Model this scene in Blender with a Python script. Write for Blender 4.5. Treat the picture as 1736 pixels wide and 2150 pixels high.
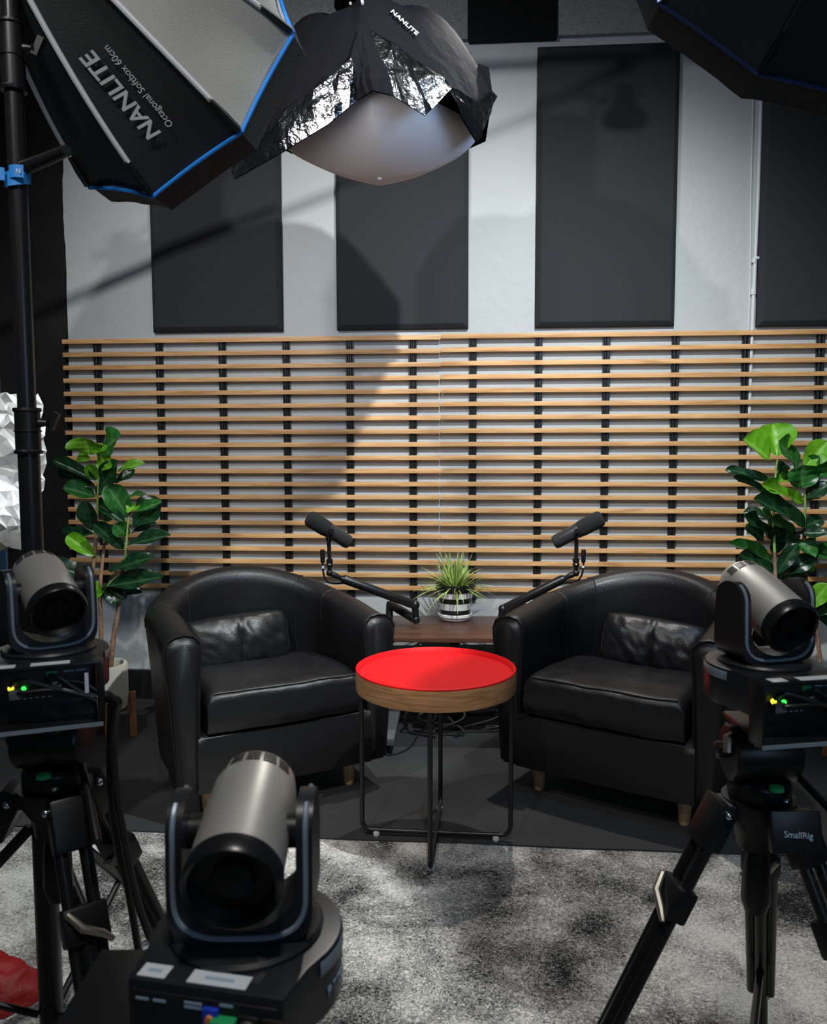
import bpy, bmesh, math, random
from math import sin, cos, pi, radians as R
from mathutils import Vector, Matrix, noise

for o in list(bpy.data.objects):
    bpy.data.objects.remove(o, do_unlink=True)
SC = bpy.context.scene
COL = SC.collection
random.seed(7)

# ------------------------------------------------------------------ camera
FPX, CX, CY = 1737.0, 868.0, 1075.0
PITCH, ROLL = R(4.66), -0.0029
CAMH, WD, WT = 1.255, 3.9, 0.0728          # eye height, slat-front distance, wall skew
cam = bpy.data.cameras.new('camera')
cam.sensor_fit = 'HORIZONTAL'; cam.sensor_width = 36.0; cam.lens = 36.0 * FPX / 1736.0
cam.clip_start = 0.02
cam.dof.use_dof = True; cam.dof.focus_distance = 3.2; cam.dof.aperture_fstop = 13
camo = bpy.data.objects.new('camera', cam); COL.objects.link(camo)
camo.matrix_world = Matrix.Translation((0, 0, CAMH)) @ Matrix.Rotation(pi/2 - PITCH, 4, 'X') @ Matrix.Rotation(ROLL, 4, 'Z')
SC.camera = camo

# ------------------------------------------------------------------ world, lights, exposure
w = bpy.data.worlds.new('world'); SC.world = w; w.use_nodes = True
w.node_tree.nodes['Background'].inputs[0].default_value = (0.62, 0.78, 1.0, 1)
w.node_tree.nodes['Background'].inputs[1].default_value = 0.022
SC.view_settings.view_transform = 'Standard'; SC.view_settings.look = 'None'
SC.view_settings.exposure = 0.25; SC.view_settings.gamma = 1.0
SC.view_settings.use_curve_mapping = False

def aim(o, to):
    o.rotation_euler = (Vector(to) - o.location).to_track_quat('-Z', 'Y').to_euler()
def spot(name, loc, to, power, size, blend, radius, col):
    l = bpy.data.lights.new(name, 'SPOT'); l.energy = power; l.spot_size = R(size); l.spot_blend = blend
    l.shadow_soft_size = radius; l.color = col
    o = bpy.data.objects.new(name, l); COL.objects.link(o); o.location = loc; aim(o, to); return o
def disc(name, loc, direction, power, size, col, spread=140):
    l = bpy.data.lights.new(name, 'AREA'); l.shape = 'DISK'; l.size = size; l.energy = power; l.color = col; l.spread = R(spread)
    o = bpy.data.objects.new(name, l); COL.objects.link(o); o.location = loc
    o.rotation_euler = Vector(direction).to_track_quat('-Z', 'Y').to_euler(); return o
spot('ceiling_fresnel_key', (0.66, 1.66, 3.12), (0.15, 3.90, 0.20), 272, 104, 0.95, 0.022, (0.95, 1.0, 0.985))
spot('ceiling_fresnel_back', (0.42, 3.42, 3.25), (0.08, 2.10, 0.0), 150, 62, 0.7, 0.03, (1.0, 0.97, 0.93))
spot('house_spot_left', (-0.95, -0.35, 3.3), (-0.5, 1.75, 2.0), 135, 46, 0.8, 0.12, (1.0, 0.98, 0.94))
spot('house_spot_front', (0.05, 0.15, 3.2), (0.05, 1.15, 0.6), 85, 80, 0.9, 0.08, (1.0, 0.97, 0.92))
disc('added_blue_fill', (1.1, -1.1, 1.7), (-0.35, 1, -0.22), 3.5, 0.9, (0.45, 0.70, 1.0))  # unseen soft blue light added behind the camera for a bluish sheen
spot('ceiling_fresnel_fill', (-1.25, 1.5, 3.15), (-0.2, 3.9, 1.05), 105, 100, 0.8, 0.03, (0.96, 0.98, 1.0))

# ------------------------------------------------------------------ pixel -> place
def ray(x, y):
    x -= CX; y -= CY
    X = x*cos(ROLL) + y*sin(ROLL); v = (-x*sin(ROLL) + y*cos(ROLL)) / FPX
    c, s = cos(PITCH), sin(PITCH)
    return Vector((X/FPX, c - v*s, -s - v*c))
EYE = Vector((0, 0, CAMH))
def P(x, y, Y): r = ray(x, y); return EYE + r*(Y/r.y)
def FL(x, y, z=0.0): r = ray(x, y); return EYE + r*((z - CAMH)/r.z)
WN = math.hypot(1, WT)
def WS(x, y):
    """pixel on the slat-front plane -> (s along the wall, height)"""
    r = ray(x, y); p = EYE + r*(WD/(r.y + WT*r.x)); return p.x*WN, p.z
WYAW = -math.atan(WT)
WROT = Matrix.Rotation(WYAW, 4, 'Z')
def wall_mat(s, z, off=0.0): return Matrix.Translation((0, WD, 0)) @ WROT @ Matrix.Translation((s, -off, z))

# ------------------------------------------------------------------ materials
MATS = {}
def nodes(m): return m.node_tree.nodes, m.node_tree.links
def mat(name, col, rough=0.5, metal=0.0, bump=0.0, bscale=200.0, var=0.0, vscale=8.0, emit=None, spec=None, coat=0.0, stretch=None, trans=0.0, sss=0.0):
    if name in MATS: return MATS[name]
    m = bpy.data.materials.new(name); m.use_nodes = True; N, L = nodes(m); b = N['Principled BSDF']
    b.inputs['Base Color'].default_value = (*col, 1); b.inputs['Roughness'].default_value = rough; b.inputs['Metallic'].default_value = metal
    if spec is not None: b.inputs['Specular IOR Level'].default_value = spec
    if coat: b.inputs['Coat Weight'].default_value = coat; b.inputs['Coat Roughness'].default_value = 0.25
    if trans: b.inputs['Transmission Weight'].default_value = trans
    if emit: b.inputs['Emission Color'].default_value = (*emit[0], 1); b.inputs['Emission Strength'].default_value = emit[1]
    if bump or var:
        tc = N.new('ShaderNodeTexCoord'); vec = tc.outputs['Object']
        if stretch:
            mp = N.new('ShaderNodeMapping'); mp.inputs['Scale'].default_value = stretch; L.new(vec, mp.inputs['Vector']); vec = mp.outputs['Vector']
    if bump:
        n = N.new('ShaderNodeTexNoise'); n.inputs['Scale'].default_value = bscale; n.inputs['Detail'].default_value = 3; L.new(vec, n.inputs['Vector'])
        bp = N.new('ShaderNodeBump'); bp.inputs['Strength'].default_value = bump; bp.inputs['Distance'].default_value = 0.01
        L.new(n.outputs['Fac'], bp.inputs['Height']); L.new(bp.outputs['Normal'], b.inputs['Normal'])
    if var:
        n = N.new('ShaderNodeTexNoise'); n.inputs['Scale'].default_value = vscale; n.inputs['Detail'].default_value = 5; L.new(vec, n.inputs['Vector'])
        r = N.new('ShaderNodeValToRGB')
        r.color_ramp.elements[0].position = 0.3; r.color_ramp.elements[1].position = 0.7
        r.color_ramp.elements[0].color = (*[c*(1-var) for c in col], 1); r.color_ramp.elements[1].color = (*[min(1, c*(1+var)) for c in col], 1)
        L.new(n.outputs['Fac'], r.inputs['Fac']); L.new(r.outputs['Color'], b.inputs['Base Color'])
    MATS[name] = m; return m

def wood(name, dark, light, stretch, scale=6.0, rough=0.45, island=0.0):
    m = bpy.data.materials.new(name); m.use_nodes = True; N, L = nodes(m); b = N['Principled BSDF']
    tc = N.new('ShaderNodeTexCoord'); mp = N.new('ShaderNodeMapping'); mp.inputs['Scale'].default_value = stretch
    L.new(tc.outputs['Object'], mp.inputs['Vector'])
    oi = N.new('ShaderNodeObjectInfo'); ad = N.new('ShaderNodeVectorMath'); ad.operation = 'ADD'
    ml = N.new('ShaderNodeMath'); ml.operation = 'MULTIPLY'; ml.inputs[1].default_value = 37.0
    L.new(oi.outputs['Random'], ml.inputs[0]); L.new(mp.outputs['Vector'], ad.inputs[0]); L.new(ml.outputs[0], ad.inputs[1])
    n = N.new('ShaderNodeTexNoise'); n.inputs['Scale'].default_value = scale; n.inputs['Detail'].default_value = 6; n.inputs['Distortion'].default_value = 0.6
    L.new(ad.outputs[0], n.inputs['Vector'])
    r = N.new('ShaderNodeValToRGB'); r.color_ramp.elements[0].position = 0.32; r.color_ramp.elements[1].position = 0.68
    r.color_ramp.elements[0].color = (*dark, 1); r.color_ramp.elements[1].color = (*light, 1)
    L.new(n.outputs['Fac'], r.inputs['Fac'])
    hs = N.new('ShaderNodeHueSaturation'); mr = N.new('ShaderNodeMapRange'); mr.inputs[3].default_value = 1-island; mr.inputs[4].default_value = 1+island
    L.new(oi.outputs['Random'], mr.inputs[0]); L.new(mr.outputs[0], hs.inputs['Value']); L.new(r.outputs['Color'], hs.inputs['Color'])
    L.new(hs.outputs['Color'], b.inputs['Base Color']); b.inputs['Roughness'].default_value = rough
    bp = N.new('ShaderNodeBump'); bp.inputs['Strength'].default_value = 0.08; L.new(n.outputs['Fac'], bp.inputs['Height']); L.new(bp.outputs['Normal'], b.inputs['Normal'])
    MATS[name] = m; return m

def carpet_mat():
    m = bpy.data.materials.new('carpet'); m.use_nodes = True; N, L = nodes(m); b = N['Principled BSDF']
    tc = N.new('ShaderNodeTexCoord')
    def nz(scale, detail, dist=0.0, rough=0.5):
        n = N.new('ShaderNodeTexNoise'); n.inputs['Scale'].default_value = scale; n.inputs['Detail'].default_value = detail
        n.inputs['Distortion'].default_value = dist; n.inputs['Roughness'].default_value = rough; L.new(tc.outputs['Object'], n.inputs['Vector']); return n
    big = nz(1.7, 4, 1.0, 0.55); fine = nz(120, 3, 1.2, 0.8); mid = nz(7, 3, .5)
    a = N.new('ShaderNodeMath'); a.operation = 'MULTIPLY_ADD'; a.inputs[1].default_value = 0.9; L.new(big.outputs['Fac'], a.inputs[0]); L.new(fine.outputs['Fac'], a.inputs[2])
    a2 = N.new('ShaderNodeMath'); a2.operation = 'MULTIPLY_ADD'; a2.inputs[1].default_value = 0.45; L.new(mid.outputs['Fac'], a2.inputs[0]); L.new(a.outputs[0], a2.inputs[2])
    mr = N.new('ShaderNodeMapRange'); mr.inputs[1].default_value = 1.00; mr.inputs[2].default_value = 1.37; L.new(a2.outputs[0], mr.inputs[0])
    r = N.new('ShaderNodeValToRGB'); r.color_ramp.elements[0].position = 0.0; r.color_ramp.elements[0].color = (0.018, 0.018, 0.019, 1)
    r.color_ramp.elements[1].position = 1.0; r.color_ramp.elements[1].color = (0.78, 0.755, 0.70, 1)
    e = r.color_ramp.elements.new(0.45); e.color = (0.29, 0.28, 0.262, 1)
    L.new(mr.outputs[0], r.inputs['Fac']); L.new(r.outputs['Color'], b.inputs['Base Color']); b.inputs['Roughness'].default_value = 0.95
    b.inputs['Specular IOR Level'].default_value = 0.1
    bp = N.new('ShaderNodeBump'); bp.inputs['Strength'].default_value = 0.9; bp.inputs['Distance'].default_value = 0.006
    L.new(fine.outputs['Fac'], bp.inputs['Height']); L.new(bp.outputs['Normal'], b.inputs['Normal'])
    MATS['carpet'] = m; return m

def leaf_mat(name, a, bcol, rough):
    m = bpy.data.materials.new(name); m.use_nodes = True; N, L = nodes(m); b = N['Principled BSDF']
    at = N.new('ShaderNodeAttribute'); at.attribute_name = 'vein'
    mx = N.new('ShaderNodeMix'); mx.data_type = 'RGBA'; mx.inputs[6].default_value = (*a, 1); mx.inputs[7].default_value = (*bcol, 1)
    L.new(at.outputs['Fac'], mx.inputs[0]); L.new(mx.outputs[2], b.inputs['Base Color']); b.inputs['Roughness'].default_value = rough
    tr = N.new('ShaderNodeBsdfTranslucent'); hs = N.new('ShaderNodeHueSaturation'); hs.inputs['Value'].default_value = 1.6
    L.new(mx.outputs[2], hs.inputs['Color']); L.new(hs.outputs['Color'], tr.inputs['Color'])
    ms = N.new('ShaderNodeMixShader'); ms.inputs[0].default_value = 0.25
    L.new(b.outputs[0], ms.inputs[1]); L.new(tr.outputs[0], ms.inputs[2]); L.new(ms.outputs[0], N['Material Output'].inputs[0])
    MATS[name] = m; return m

WHITEWALL = mat('white_wall_paint', (0.50, 0.515, 0.515), 0.6, bump=0.25, bscale=28, var=0.03, vscale=3)
BLACKWALL = mat('black_wall_paint', (0.010, 0.009, 0.008), 0.8, spec=0.25, bump=0.3, bscale=40, var=0.4, vscale=5)
PANELFAB = mat('charcoal_acoustic_fabric', (0.036, 0.037, 0.040), 0.9, bump=0.2, bscale=900, spec=0.2)
UPPERGREY = mat('grey_rough_panel', (0.30, 0.31, 0.295), 0.9, bump=0.5, bscale=300, var=0.2, vscale=120)
UPPERBLACK = mat('black_panel', (0.005, 0.005, 0.005), 0.8, spec=0.2)
SLAT = wood('oak_slat', (0.53, 0.26, 0.095), (0.84, 0.48, 0.21), (1.2, 16, 16), 3.5, 0.5, 0.10)
BATTEN = mat('black_batten_paint', (0.010, 0.010, 0.010), 0.35)
BASEB = mat('black_baseboard', (0.012, 0.012, 0.012), 0.4)
PIPE = mat('white_conduit_paint', (0.66, 0.67, 0.68), 0.4)
MATTE_MAT = mat('black_stage_mat', (0.030, 0.030, 0.031), 0.72, bump=0.25, bscale=500, var=0.15, vscale=3, spec=0.3)
CARPET = carpet_mat()
LEATHER = mat('black_leather', (0.007, 0.007, 0.008), 0.40, bump=0.10, bscale=170, spec=0.42)
LEATHER_SOFT = mat('black_soft_leather', (0.007, 0.007, 0.008), 0.40, bump=0.09, bscale=120, spec=0.45)
STITCH = mat('black_leather_piping', (0.009, 0.009, 0.010), 0.45, spec=0.35)
BEECH = wood('beech_leg', (0.50, 0.30, 0.15), (0.66, 0.43, 0.24), (14, 14, 1.5), 4, 0.4)
REDTRAY = mat('red_lacquer', (0.60, 0.008, 0.011), 0.5, spec=0.12)
TABLEWOOD = wood('walnut_band', (0.30, 0.14, 0.055), (0.54, 0.29, 0.13), (2, 2, 26), 5, 0.42)
BLKSTEEL = mat('black_steel', (0.008, 0.008, 0.009), 0.38, spec=0.5)
GLIDE = mat('white_plastic_glide', (0.68, 0.66, 0.64), 0.5)
DESKWOOD = wood('dark_walnut_top', (0.050, 0.020, 0.013), (0.095, 0.042, 0.027), (1.5, 14, 14), 5, 0.32)
DESKSTEEL = mat('grey_powder_coat', (0.09, 0.095, 0.10), 0.5)
BLKPLAST = mat('black_plastic', (0.006, 0.006, 0.007), 0.38, spec=0.42)
BLKSAT = mat('black_satin_metal', (0.009, 0.009, 0.010), 0.3, spec=0.45)
MICGREY = mat('dark_grey_mic_enamel', (0.026, 0.027, 0.028), 0.34, spec=0.55)
FOAM = mat('black_foam', (0.012, 0.012, 0.012), 0.95, bump=0.6, bscale=900)
POTW = mat('white_glazed_pot', (0.75, 0.74, 0.72), 0.45)
POTB = mat('black_glazed_band', (0.012, 0.012, 0.012), 0.35)
CEMENT = mat('cream_cement_pot', (0.55, 0.53, 0.47), 0.75, bump=0.15, bscale=60, var=0.06, vscale=6)
SOIL = mat('dark_soil', (0.012, 0.009, 0.007), 0.95, bump=0.8, bscale=80)
STANDWOOD = wood('walnut_stand', (0.20, 0.075, 0.028), (0.36, 0.15, 0.06), (12, 12, 2), 5, 0.45)
BARK = mat('brown_bark', (0.23, 0.135, 0.075), 0.85, bump=0.7, bscale=60, var=0.45, vscale=40, stretch=(1, 1, .5))
GREENSTEM = mat('green_stem', (0.20, 0.30, 0.075), 0.5)
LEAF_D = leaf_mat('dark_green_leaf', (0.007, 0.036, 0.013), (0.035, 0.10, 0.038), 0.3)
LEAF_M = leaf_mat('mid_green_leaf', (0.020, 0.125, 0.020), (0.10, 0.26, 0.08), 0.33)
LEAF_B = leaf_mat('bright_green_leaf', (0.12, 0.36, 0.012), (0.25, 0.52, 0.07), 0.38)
GRASS = mat('grass_blade', (0.34, 0.46, 0.12), 0.5, var=0.6, vscale=30)
PTZGREY = mat('gunmetal_camera_shell', (0.72, 0.70, 0.65), 0.40, metal=0.72)
PTZBLK = mat('black_camera_shell', (0.013, 0.014, 0.017), 0.34, spec=0.6)
PTZEDGE = mat('camera_trim_highlight', (0.26, 0.32, 0.38), 0.35, metal=0.3)  # pale strip colour; on the yoke edges it holds a bluish highlight
PTZPANEL = mat('camera_port_panel', (0.008, 0.008, 0.010), 0.5)
LENSBLK = mat('black_lens_face', (0.003, 0.003, 0.004), 0.5, spec=0.2)
STICKER = mat('white_paper_sticker', (0.62, 0.66, 0.70), 0.6)
PRINT = mat('pale_blue_print', (0.32, 0.42, 0.52), 0.6)
WHITEPRINT = mat('pale_grey_print', (0.56, 0.56, 0.57), 0.5)
SILVERMET = mat('silver_metal', (0.42, 0.39, 0.33), 0.38, metal=0.9)
CHROME = mat('chrome_bolt', (0.8, 0.82, 0.85), 0.15, metal=1.0)
JACKBLUE = mat('blue_jack', (0.01, 0.05, 0.5), 0.4)
JACKORANGE = mat('orange_jack', (0.7, 0.25, 0.08), 0.4)
JACKGREEN = mat('green_terminal', (0.015, 0.33, 0.11), 0.45)
LEDG = mat('green_led', (0.02, 0.5, 0.03), 0.4, emit=((0.05, 1.0, 0.1), 1.2))
LEDY = mat('yellow_led', (0.5, 0.5, 0.02), 0.4, emit=((1.0, 0.9, 0.05), 1.2))
BUBBLE = mat('green_bubble_level', (0.05, 0.5, 0.16), 0.15)
CABLE = mat('black_cable_rubber', (0.008, 0.008, 0.009), 0.4)
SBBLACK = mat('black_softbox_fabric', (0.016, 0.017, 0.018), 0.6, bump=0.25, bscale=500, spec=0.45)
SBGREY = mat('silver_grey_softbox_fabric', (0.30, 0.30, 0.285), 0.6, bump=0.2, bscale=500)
PIPING = mat('bright_blue_piping', (0.008, 0.22, 0.75), 0.5)
PIPINGD = mat('shaded_blue_piping', (0.004, 0.030, 0.12), 0.6)  # same blue piping with the right softbox's shade put into the colour
RODW = mat('white_rod_sleeve', (0.62, 0.63, 0.66), 0.5)
DIFFUSER = mat('white_diffuser_fabric', (0.66, 0.65, 0.68), 0.7, bump=0.15, bscale=300)
FOIL = mat('silver_foil_lining', (0.30, 0.30, 0.315), 0.17, metal=1.0, bump=0.9, bscale=26)
SKIRTBLK = mat('black_nylon_skirt', (0.007, 0.007, 0.009), 0.85, bump=0.3, bscale=25, spec=0.02)
STRAP = mat('sky_blue_strap', (0.02, 0.22, 0.62), 0.55)
PAPER = mat('white_crumpled_sheet', (0.80, 0.81, 0.80), 0.6)
BLUEBOARD = mat('dark_blue_board', (0.012, 0.05, 0.10), 0.6)
REDBAG = mat('red_nylon_bag', (0.30, 0.006, 0.006), 0.6, bump=0.3, bscale=60)

# ------------------------------------------------------------------ mesh helpers
class MB:
    def __init__(s): s.v = []; s.f = []
    def add(s, vs, fs):
        k = len(s.v); s.v += [Vector(a) for a in vs]; s.f += [tuple(i+k for i in q) for q in fs]; return s
    def box(s, c, d, rot=None):
        x, y, z = (a/2 for a in d); c = Vector(c)
        vs = [Vector(p) for p in ((-x,-y,-z),(x,-y,-z),(x,y,-z),(-x,y,-z),(-x,-y,z),(x,-y,z),(x,y,z),(-x,y,z))]
        if rot: vs = [rot @ p for p in vs]
        return s.add([c+p for p in vs], ((0,3,2,1),(4,5,6,7),(0,1,5,4),(1,2,6,5),(2,3,7,6),(3,0,4,7)))
    def tube(s, pts, r, seg=10, caps=True):
        pts = [Vector(p) for p in pts]; n = len(pts)
        rs = r if isinstance(r, (list, tuple)) else [r]*n
        T = [(pts[min(i+1, n-1)]-pts[max(i-1, 0)]).normalized() for i in range(n)]
        u = T[0].orthogonal().normalized(); vs = []
        for i in range(n):
            u = (u - T[i]*u.dot(T[i])).normalized(); w = T[i].cross(u)
            vs += [pts[i] + (u*cos(2*pi*k/seg) + w*sin(2*pi*k/seg))*rs[i] for k in range(seg)]
        fs = [(i*seg+k, i*seg+(k+1) % seg, (i+1)*seg+(k+1) % seg, (i+1)*seg+k) for i in range(n-1) for k in range(seg)]
        if caps: fs += [tuple(reversed(range(seg))), tuple((n-1)*seg+k for k in range(seg))]
        return s.add(vs, fs)
    def lathe(s, prof, seg=32, mtx=None, a0=0.0, a1=2*pi):
        full = abs(a1-a0-2*pi) < 1e-6; m = seg if full else seg+1; vs = []
        for r, z in prof:
            for k in range(m):
                a = a0 + (a1-a0)*k/seg; vs.append(Vector((r*cos(a), r*sin(a), z)))
        if mtx: vs = [mtx @ p for p in vs]
        fs = []
        for i in range(len(prof)-1):
            for k in range(seg if full else m-1):
                k2 = (k+1) % m if full else k+1
                fs.append((i*m+k, i*m+k2, (i+1)*m+k2, (i+1)*m+k))
        return s.add(vs, fs)
    def grid(s, fn, nu, nv):
        vs = [fn(i/nu, j/nv) for i in range(nu+1) for j in range(nv+1)]
        fs = [(i*(nv+1)+j, (i+1)*(nv+1)+j, (i+1)*(nv+1)+j+1, i*(nv+1)+j+1) for i in range(nu) for j in range(nv)]
        return s.add(vs, fs)
    def prism(s, poly, z0, z1, mtx=None):
        n = len(poly); vs = [Vector((x, y, z0)) for x, y in poly] + [Vector((x, y, z1)) for x, y in poly]
        if mtx: vs = [mtx @ p for p in vs]
        return s.add(vs, [tuple(reversed(range(n))), tuple(range(n, 2*n))] + [(i, (i+1) % n, n+(i+1) % n, n+i) for i in range(n)])
    def ball(s, c, r, seg=14, ring=8, sc=(1, 1, 1)):
        c = Vector(c); prof = [(r*sin(pi*i/ring), -r*cos(pi*i/ring)) for i in range(ring+1)]
        prof[0] = (1e-5, -r); prof[-1] = (1e-5, r)
        return s.lathe(prof, seg, Matrix.Translation(c) @ Matrix.Diagonal((*sc, 1)))
    def shift(s, d): d = Vector(d); s.v = [p-d for p in s.v]; return s

def bez(p0, p1, p2, p3, n=14):
    p0, p1, p2, p3 = map(Vector, (p0, p1, p2, p3))
    return [p0*(1-t)**3 + p1*3*t*(1-t)**2 + p2*3*t*t*(1-t) + p3*t**3 for t in (i/n for i in range(n+1))]
def spline(pts, n=6):
    pts = [Vector(p) for p in pts]; out = []
    for i in range(len(pts)-1):
        a, b, c, d = pts[max(i-1, 0)], pts[i], pts[i+1], pts[min(i+2, len(pts)-1)]
        for k in range(n):
            t = k/n
            out.append(0.5*((2*b) + (c-a)*t + (2*a-5*b+4*c-d)*t*t + (3*b-a-3*c+d)*t**3))
    return out + [pts[-1]]

def make_mesh(name, mb, m, bevel=0.0, seg=2, angle=40, smooth=True, fixn=True):
    me = bpy.data.meshes.new(name); bm = bmesh.new()
    vs = [bm.verts.new(p) for p in mb.v]
    for q in mb.f:
        try: bm.faces.new([vs[i] for i in q])
        except ValueError: pass
    bmesh.ops.remove_doubles(bm, verts=bm.verts, dist=1e-6)
    if fixn: bmesh.ops.recalc_face_normals(bm, faces=bm.faces)
    if bevel:
        es = [e for e in bm.edges if len(e.link_faces) == 2 and e.calc_face_angle(0) > R(30)]
        bmesh.ops.bevel(bm, geom=es, offset=bevel, segments=seg, affect='EDGES', profile=0.6, clamp_overlap=True)
    bm.to_mesh(me); bm.free(); me.materials.append(m)
    if smooth:
        me.shade_smooth(); me.set_sharp_from_angle(angle=R(angle))
    return me
def obj(name, mb, m, parent=None, world=False, **kw):
    if world and parent is not None: mb.shift(parent.location)
    me = mb if isinstance(mb, bpy.types.Mesh) else make_mesh(name, mb, m, **kw)
    o = bpy.data.objects.new(name, me); COL.objects.link(o)
    if parent is not None: o.parent = parent
    return o
def tag(o, label=None, cat=None, group=None, kind=None):
    if label: o['label'] = label
    if cat: o['category'] = cat
    if group: o['group'] = group
    if kind: o['kind'] = kind
    return o
def thing(name, label, cat, loc=(0, 0, 0), rz=0.0, group=None):
    o = bpy.data.objects.new(name, None); COL.objects.link(o); o.empty_display_size = 0.05
    o.location = loc; o.rotation_euler = (0, 0, rz); return tag(o, label, cat, group)
def single(name, mb, m, label, cat, base, group=None, **kw):
    """a thing that is one mesh, given in world coordinates"""
    mb.shift(base); o = obj(name, mb, m, **kw); o.location = base; return tag(o, label, cat, group)
def struct(name, mb, m, base=(0, 0, 0), rz=0.0, **kw):
    o = obj(name, mb, m, **kw); o.location = base; o.rotation_euler = (0, 0, rz); o['kind'] = 'structure'; return o
def copy_tree(o, parent=None):
    c = o.copy(); COL.objects.link(c)
    if parent is not None: c.parent = parent
    for ch in list(o.children): copy_tree(ch, c)
    return c
def text_mesh(s, m, size, align='LEFT', extrude=0.0004, bold=0.0, shear=0.0):
    cu = bpy.data.curves.new('lettering', 'FONT'); cu.body = s; cu.size = size; cu.extrude = extrude; cu.align_x = align
    cu.offset = bold; cu.shear = shear; cu.resolution_u = 4
    t = bpy.data.objects.new('lettering_tmp', cu); me = bpy.data.meshes.new_from_object(t)
    bpy.data.objects.remove(t); bpy.data.curves.remove(cu); me.materials.clear(); me.materials.append(m); return me
def text(name, s, m, mtx, parent, size, **kw):
    me = text_mesh(s, m, size, **kw); me.transform(mtx)
    if parent is not None and kw.get('world'): pass
    o = bpy.data.objects.new(name, me); COL.objects.link(o); o.parent = parent; return o
def frame(o, x, y, z=None):
    x = Vector(x).normalized(); y = Vector(y); z = x.cross(y).normalized() if z is None else Vector(z).normalized(); y = z.cross(x)
    m = Matrix((x, y, z)).transposed().to_4x4(); m.translation = Vector(o); return m
def along(a, b, up=(0, 0, 1)):
    """matrix with z along a->b, origin a"""
    z = (Vector(b)-Vector(a)).normalized(); u = Vector(up)
    if abs(z.dot(u)) > 0.98: u = Vector((0, 1, 0))
    x = u.cross(z).normalized(); y = z.cross(x); m = Matrix((x, y, z)).transposed().to_4x4(); m.translation = Vector(a); return m

#@@SETTING
# ------------------------------------------------------------------ setting
WOFF = 0.035                                             # wall face behind the slat fronts
def wbase(s, z=0.0, off=0.0): return (wall_mat(s, z, off)).translation
s_edge = WS(136, 705)[0]; z_up = WS(1000, 84)[1]
# white wall with a hand-painted ragged edge towards the black section
mb = MB(); n = 90; L0 = []
for i in range(n+1):
    z = 3.9*i/n; L0.append((s_edge + 0.012*noise.noise(Vector((z*4, 3, 1))) + 0.006*noise.noise(Vector((z*17, 9, 1))), z))
mb.prism([(x, z) for x, z in L0] + [(3.6, 3.9), (3.6, 0)], 0, 0.15, Matrix.Rotation(pi/2, 4, 'X'))
wb = struct('wall_back', mb, WHITEWALL, wbase(0, 0, -WOFF-0.15), WYAW)
mb = MB().box((s_edge-1.2, 0.08, 1.95), (2.5, 0.15, 3.9))
struct('wall_left', mb, BLACKWALL, wbase(0, 0, -WOFF), WYAW)
# dark plaster ridge line on the black section
mb = MB()
for z0, z1 in ((0.0, 1.3), (1.3, 2.6), (2.6, 3.9)):
    mb.tube([(s_edge-0.17+0.004*noise.noise(Vector((z, 5, 2))), 0.0, z) for z in [z0+(z1-z0)*k/10 for k in range(11)]], 0.0035, 6)
struct('trim_1', mb, BLACKWALL, wbase(0, 0, -WOFF), WYAW)
mb = MB().box(((s_edge+3.6)/2-0.8, 0.0, 0.075), (3.6-s_edge+1.6, 0.03, 0.15))
struct('baseboard_back', mb, BASEB, wbase(0, 0, -WOFF+0.015), WYAW, bevel=0.004)
# band of panels above the white wall
up = struct('wall_upper', MB().box((0.4, 0.0, 3.62), (6.2, 0.02, 0.55)), UPPERBLACK, wbase(0, 0, -WOFF+0.01), WYAW)
edges_px = [560, 780, 983, 1171, 1400, 1640, 1900]
for k in range(6):
    a = WS(edges_px[k], 60)[0]; b = WS(edges_px[k+1], 60)[0]
    zz = z_up + 0.008 if k != 2 else z_up - 0.004
    obj('panel', MB().box(((a+b)/2, -0.012 if k != 2 else -0.006, zz+0.26), (b-a-0.006, 0.02, 0.52)), UPPERGREY if k != 2 else UPPERBLACK, up, bevel=0.002)
# floor
struct('floor', MB().box((0, 1.2, -0.05), (9, 9, 0.1)), CARPET)
ml, mr_ = FL(175, 1742), FL(1575, 1796.5); d = (mr_-ml).normalized()
a = ml - d*2.6; b = mr_ + d*2.6
mb = MB(); front = []
for i in range(41):
    p = a.lerp(b, i/40); p.y += 0.008*noise.noise(Vector((p.x*3, 0, 0)))
    front.append((p.x, p.y))
mb.prism(front + [(b.x, b.y+1.385), (a.x, a.y+1.385)], 0.0, 0.006)
mo = obj('stage_mat', mb, MATTE_MAT, bevel=0.002); tag(mo, 'black stage mat covering the floor under both armchairs', 'mat')
MATZ = 0.006

# acoustic panels
def acoustic(s0, s1, z0, z1, label):
    wd, h = s1-s0, z1-z0; bv = 0.022; t = 0.042
    mb = MB(); f = [(-wd/2+bv, -t, bv), (wd/2-bv, -t, bv), (wd/2-bv, -t, h-bv), (-wd/2+bv, -t, h-bv)]
    m_ = [(-wd/2, -t+bv, 0), (wd/2, -t+bv, 0), (wd/2, -t+bv, h), (-wd/2, -t+bv, h)]
    k = [(x, 0, z) for x, y, z in m_]
    mb.add(f+m_+k, [(0, 1, 2, 3)] + [(i, 4+i, 4+(i+1) % 4, (i+1) % 4) for i in range(4)] + [(4+i, 8+i, 8+(i+1) % 4, 4+(i+1) % 4) for i in range(4)] + [(11, 10, 9, 8)])
    o = obj('acoustic_panel', mb, PANELFAB, bevel=0.003); o.location = wbase((s0+s1)/2, z0, -WOFF+0.001); o.rotation_euler = (0, 0, WYAW)
    tag(o, label, 'acoustic panel', 'charcoal panels on the white wall')
zb, zt = WS(1270, 685)[1], WS(1280, 90)[1]
acoustic(WS(319, 690)[0], WS(592, 690)[0], zb, zt, 'dark grey acoustic panel below the lettered octagonal softbox, leftmost of the row')
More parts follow.
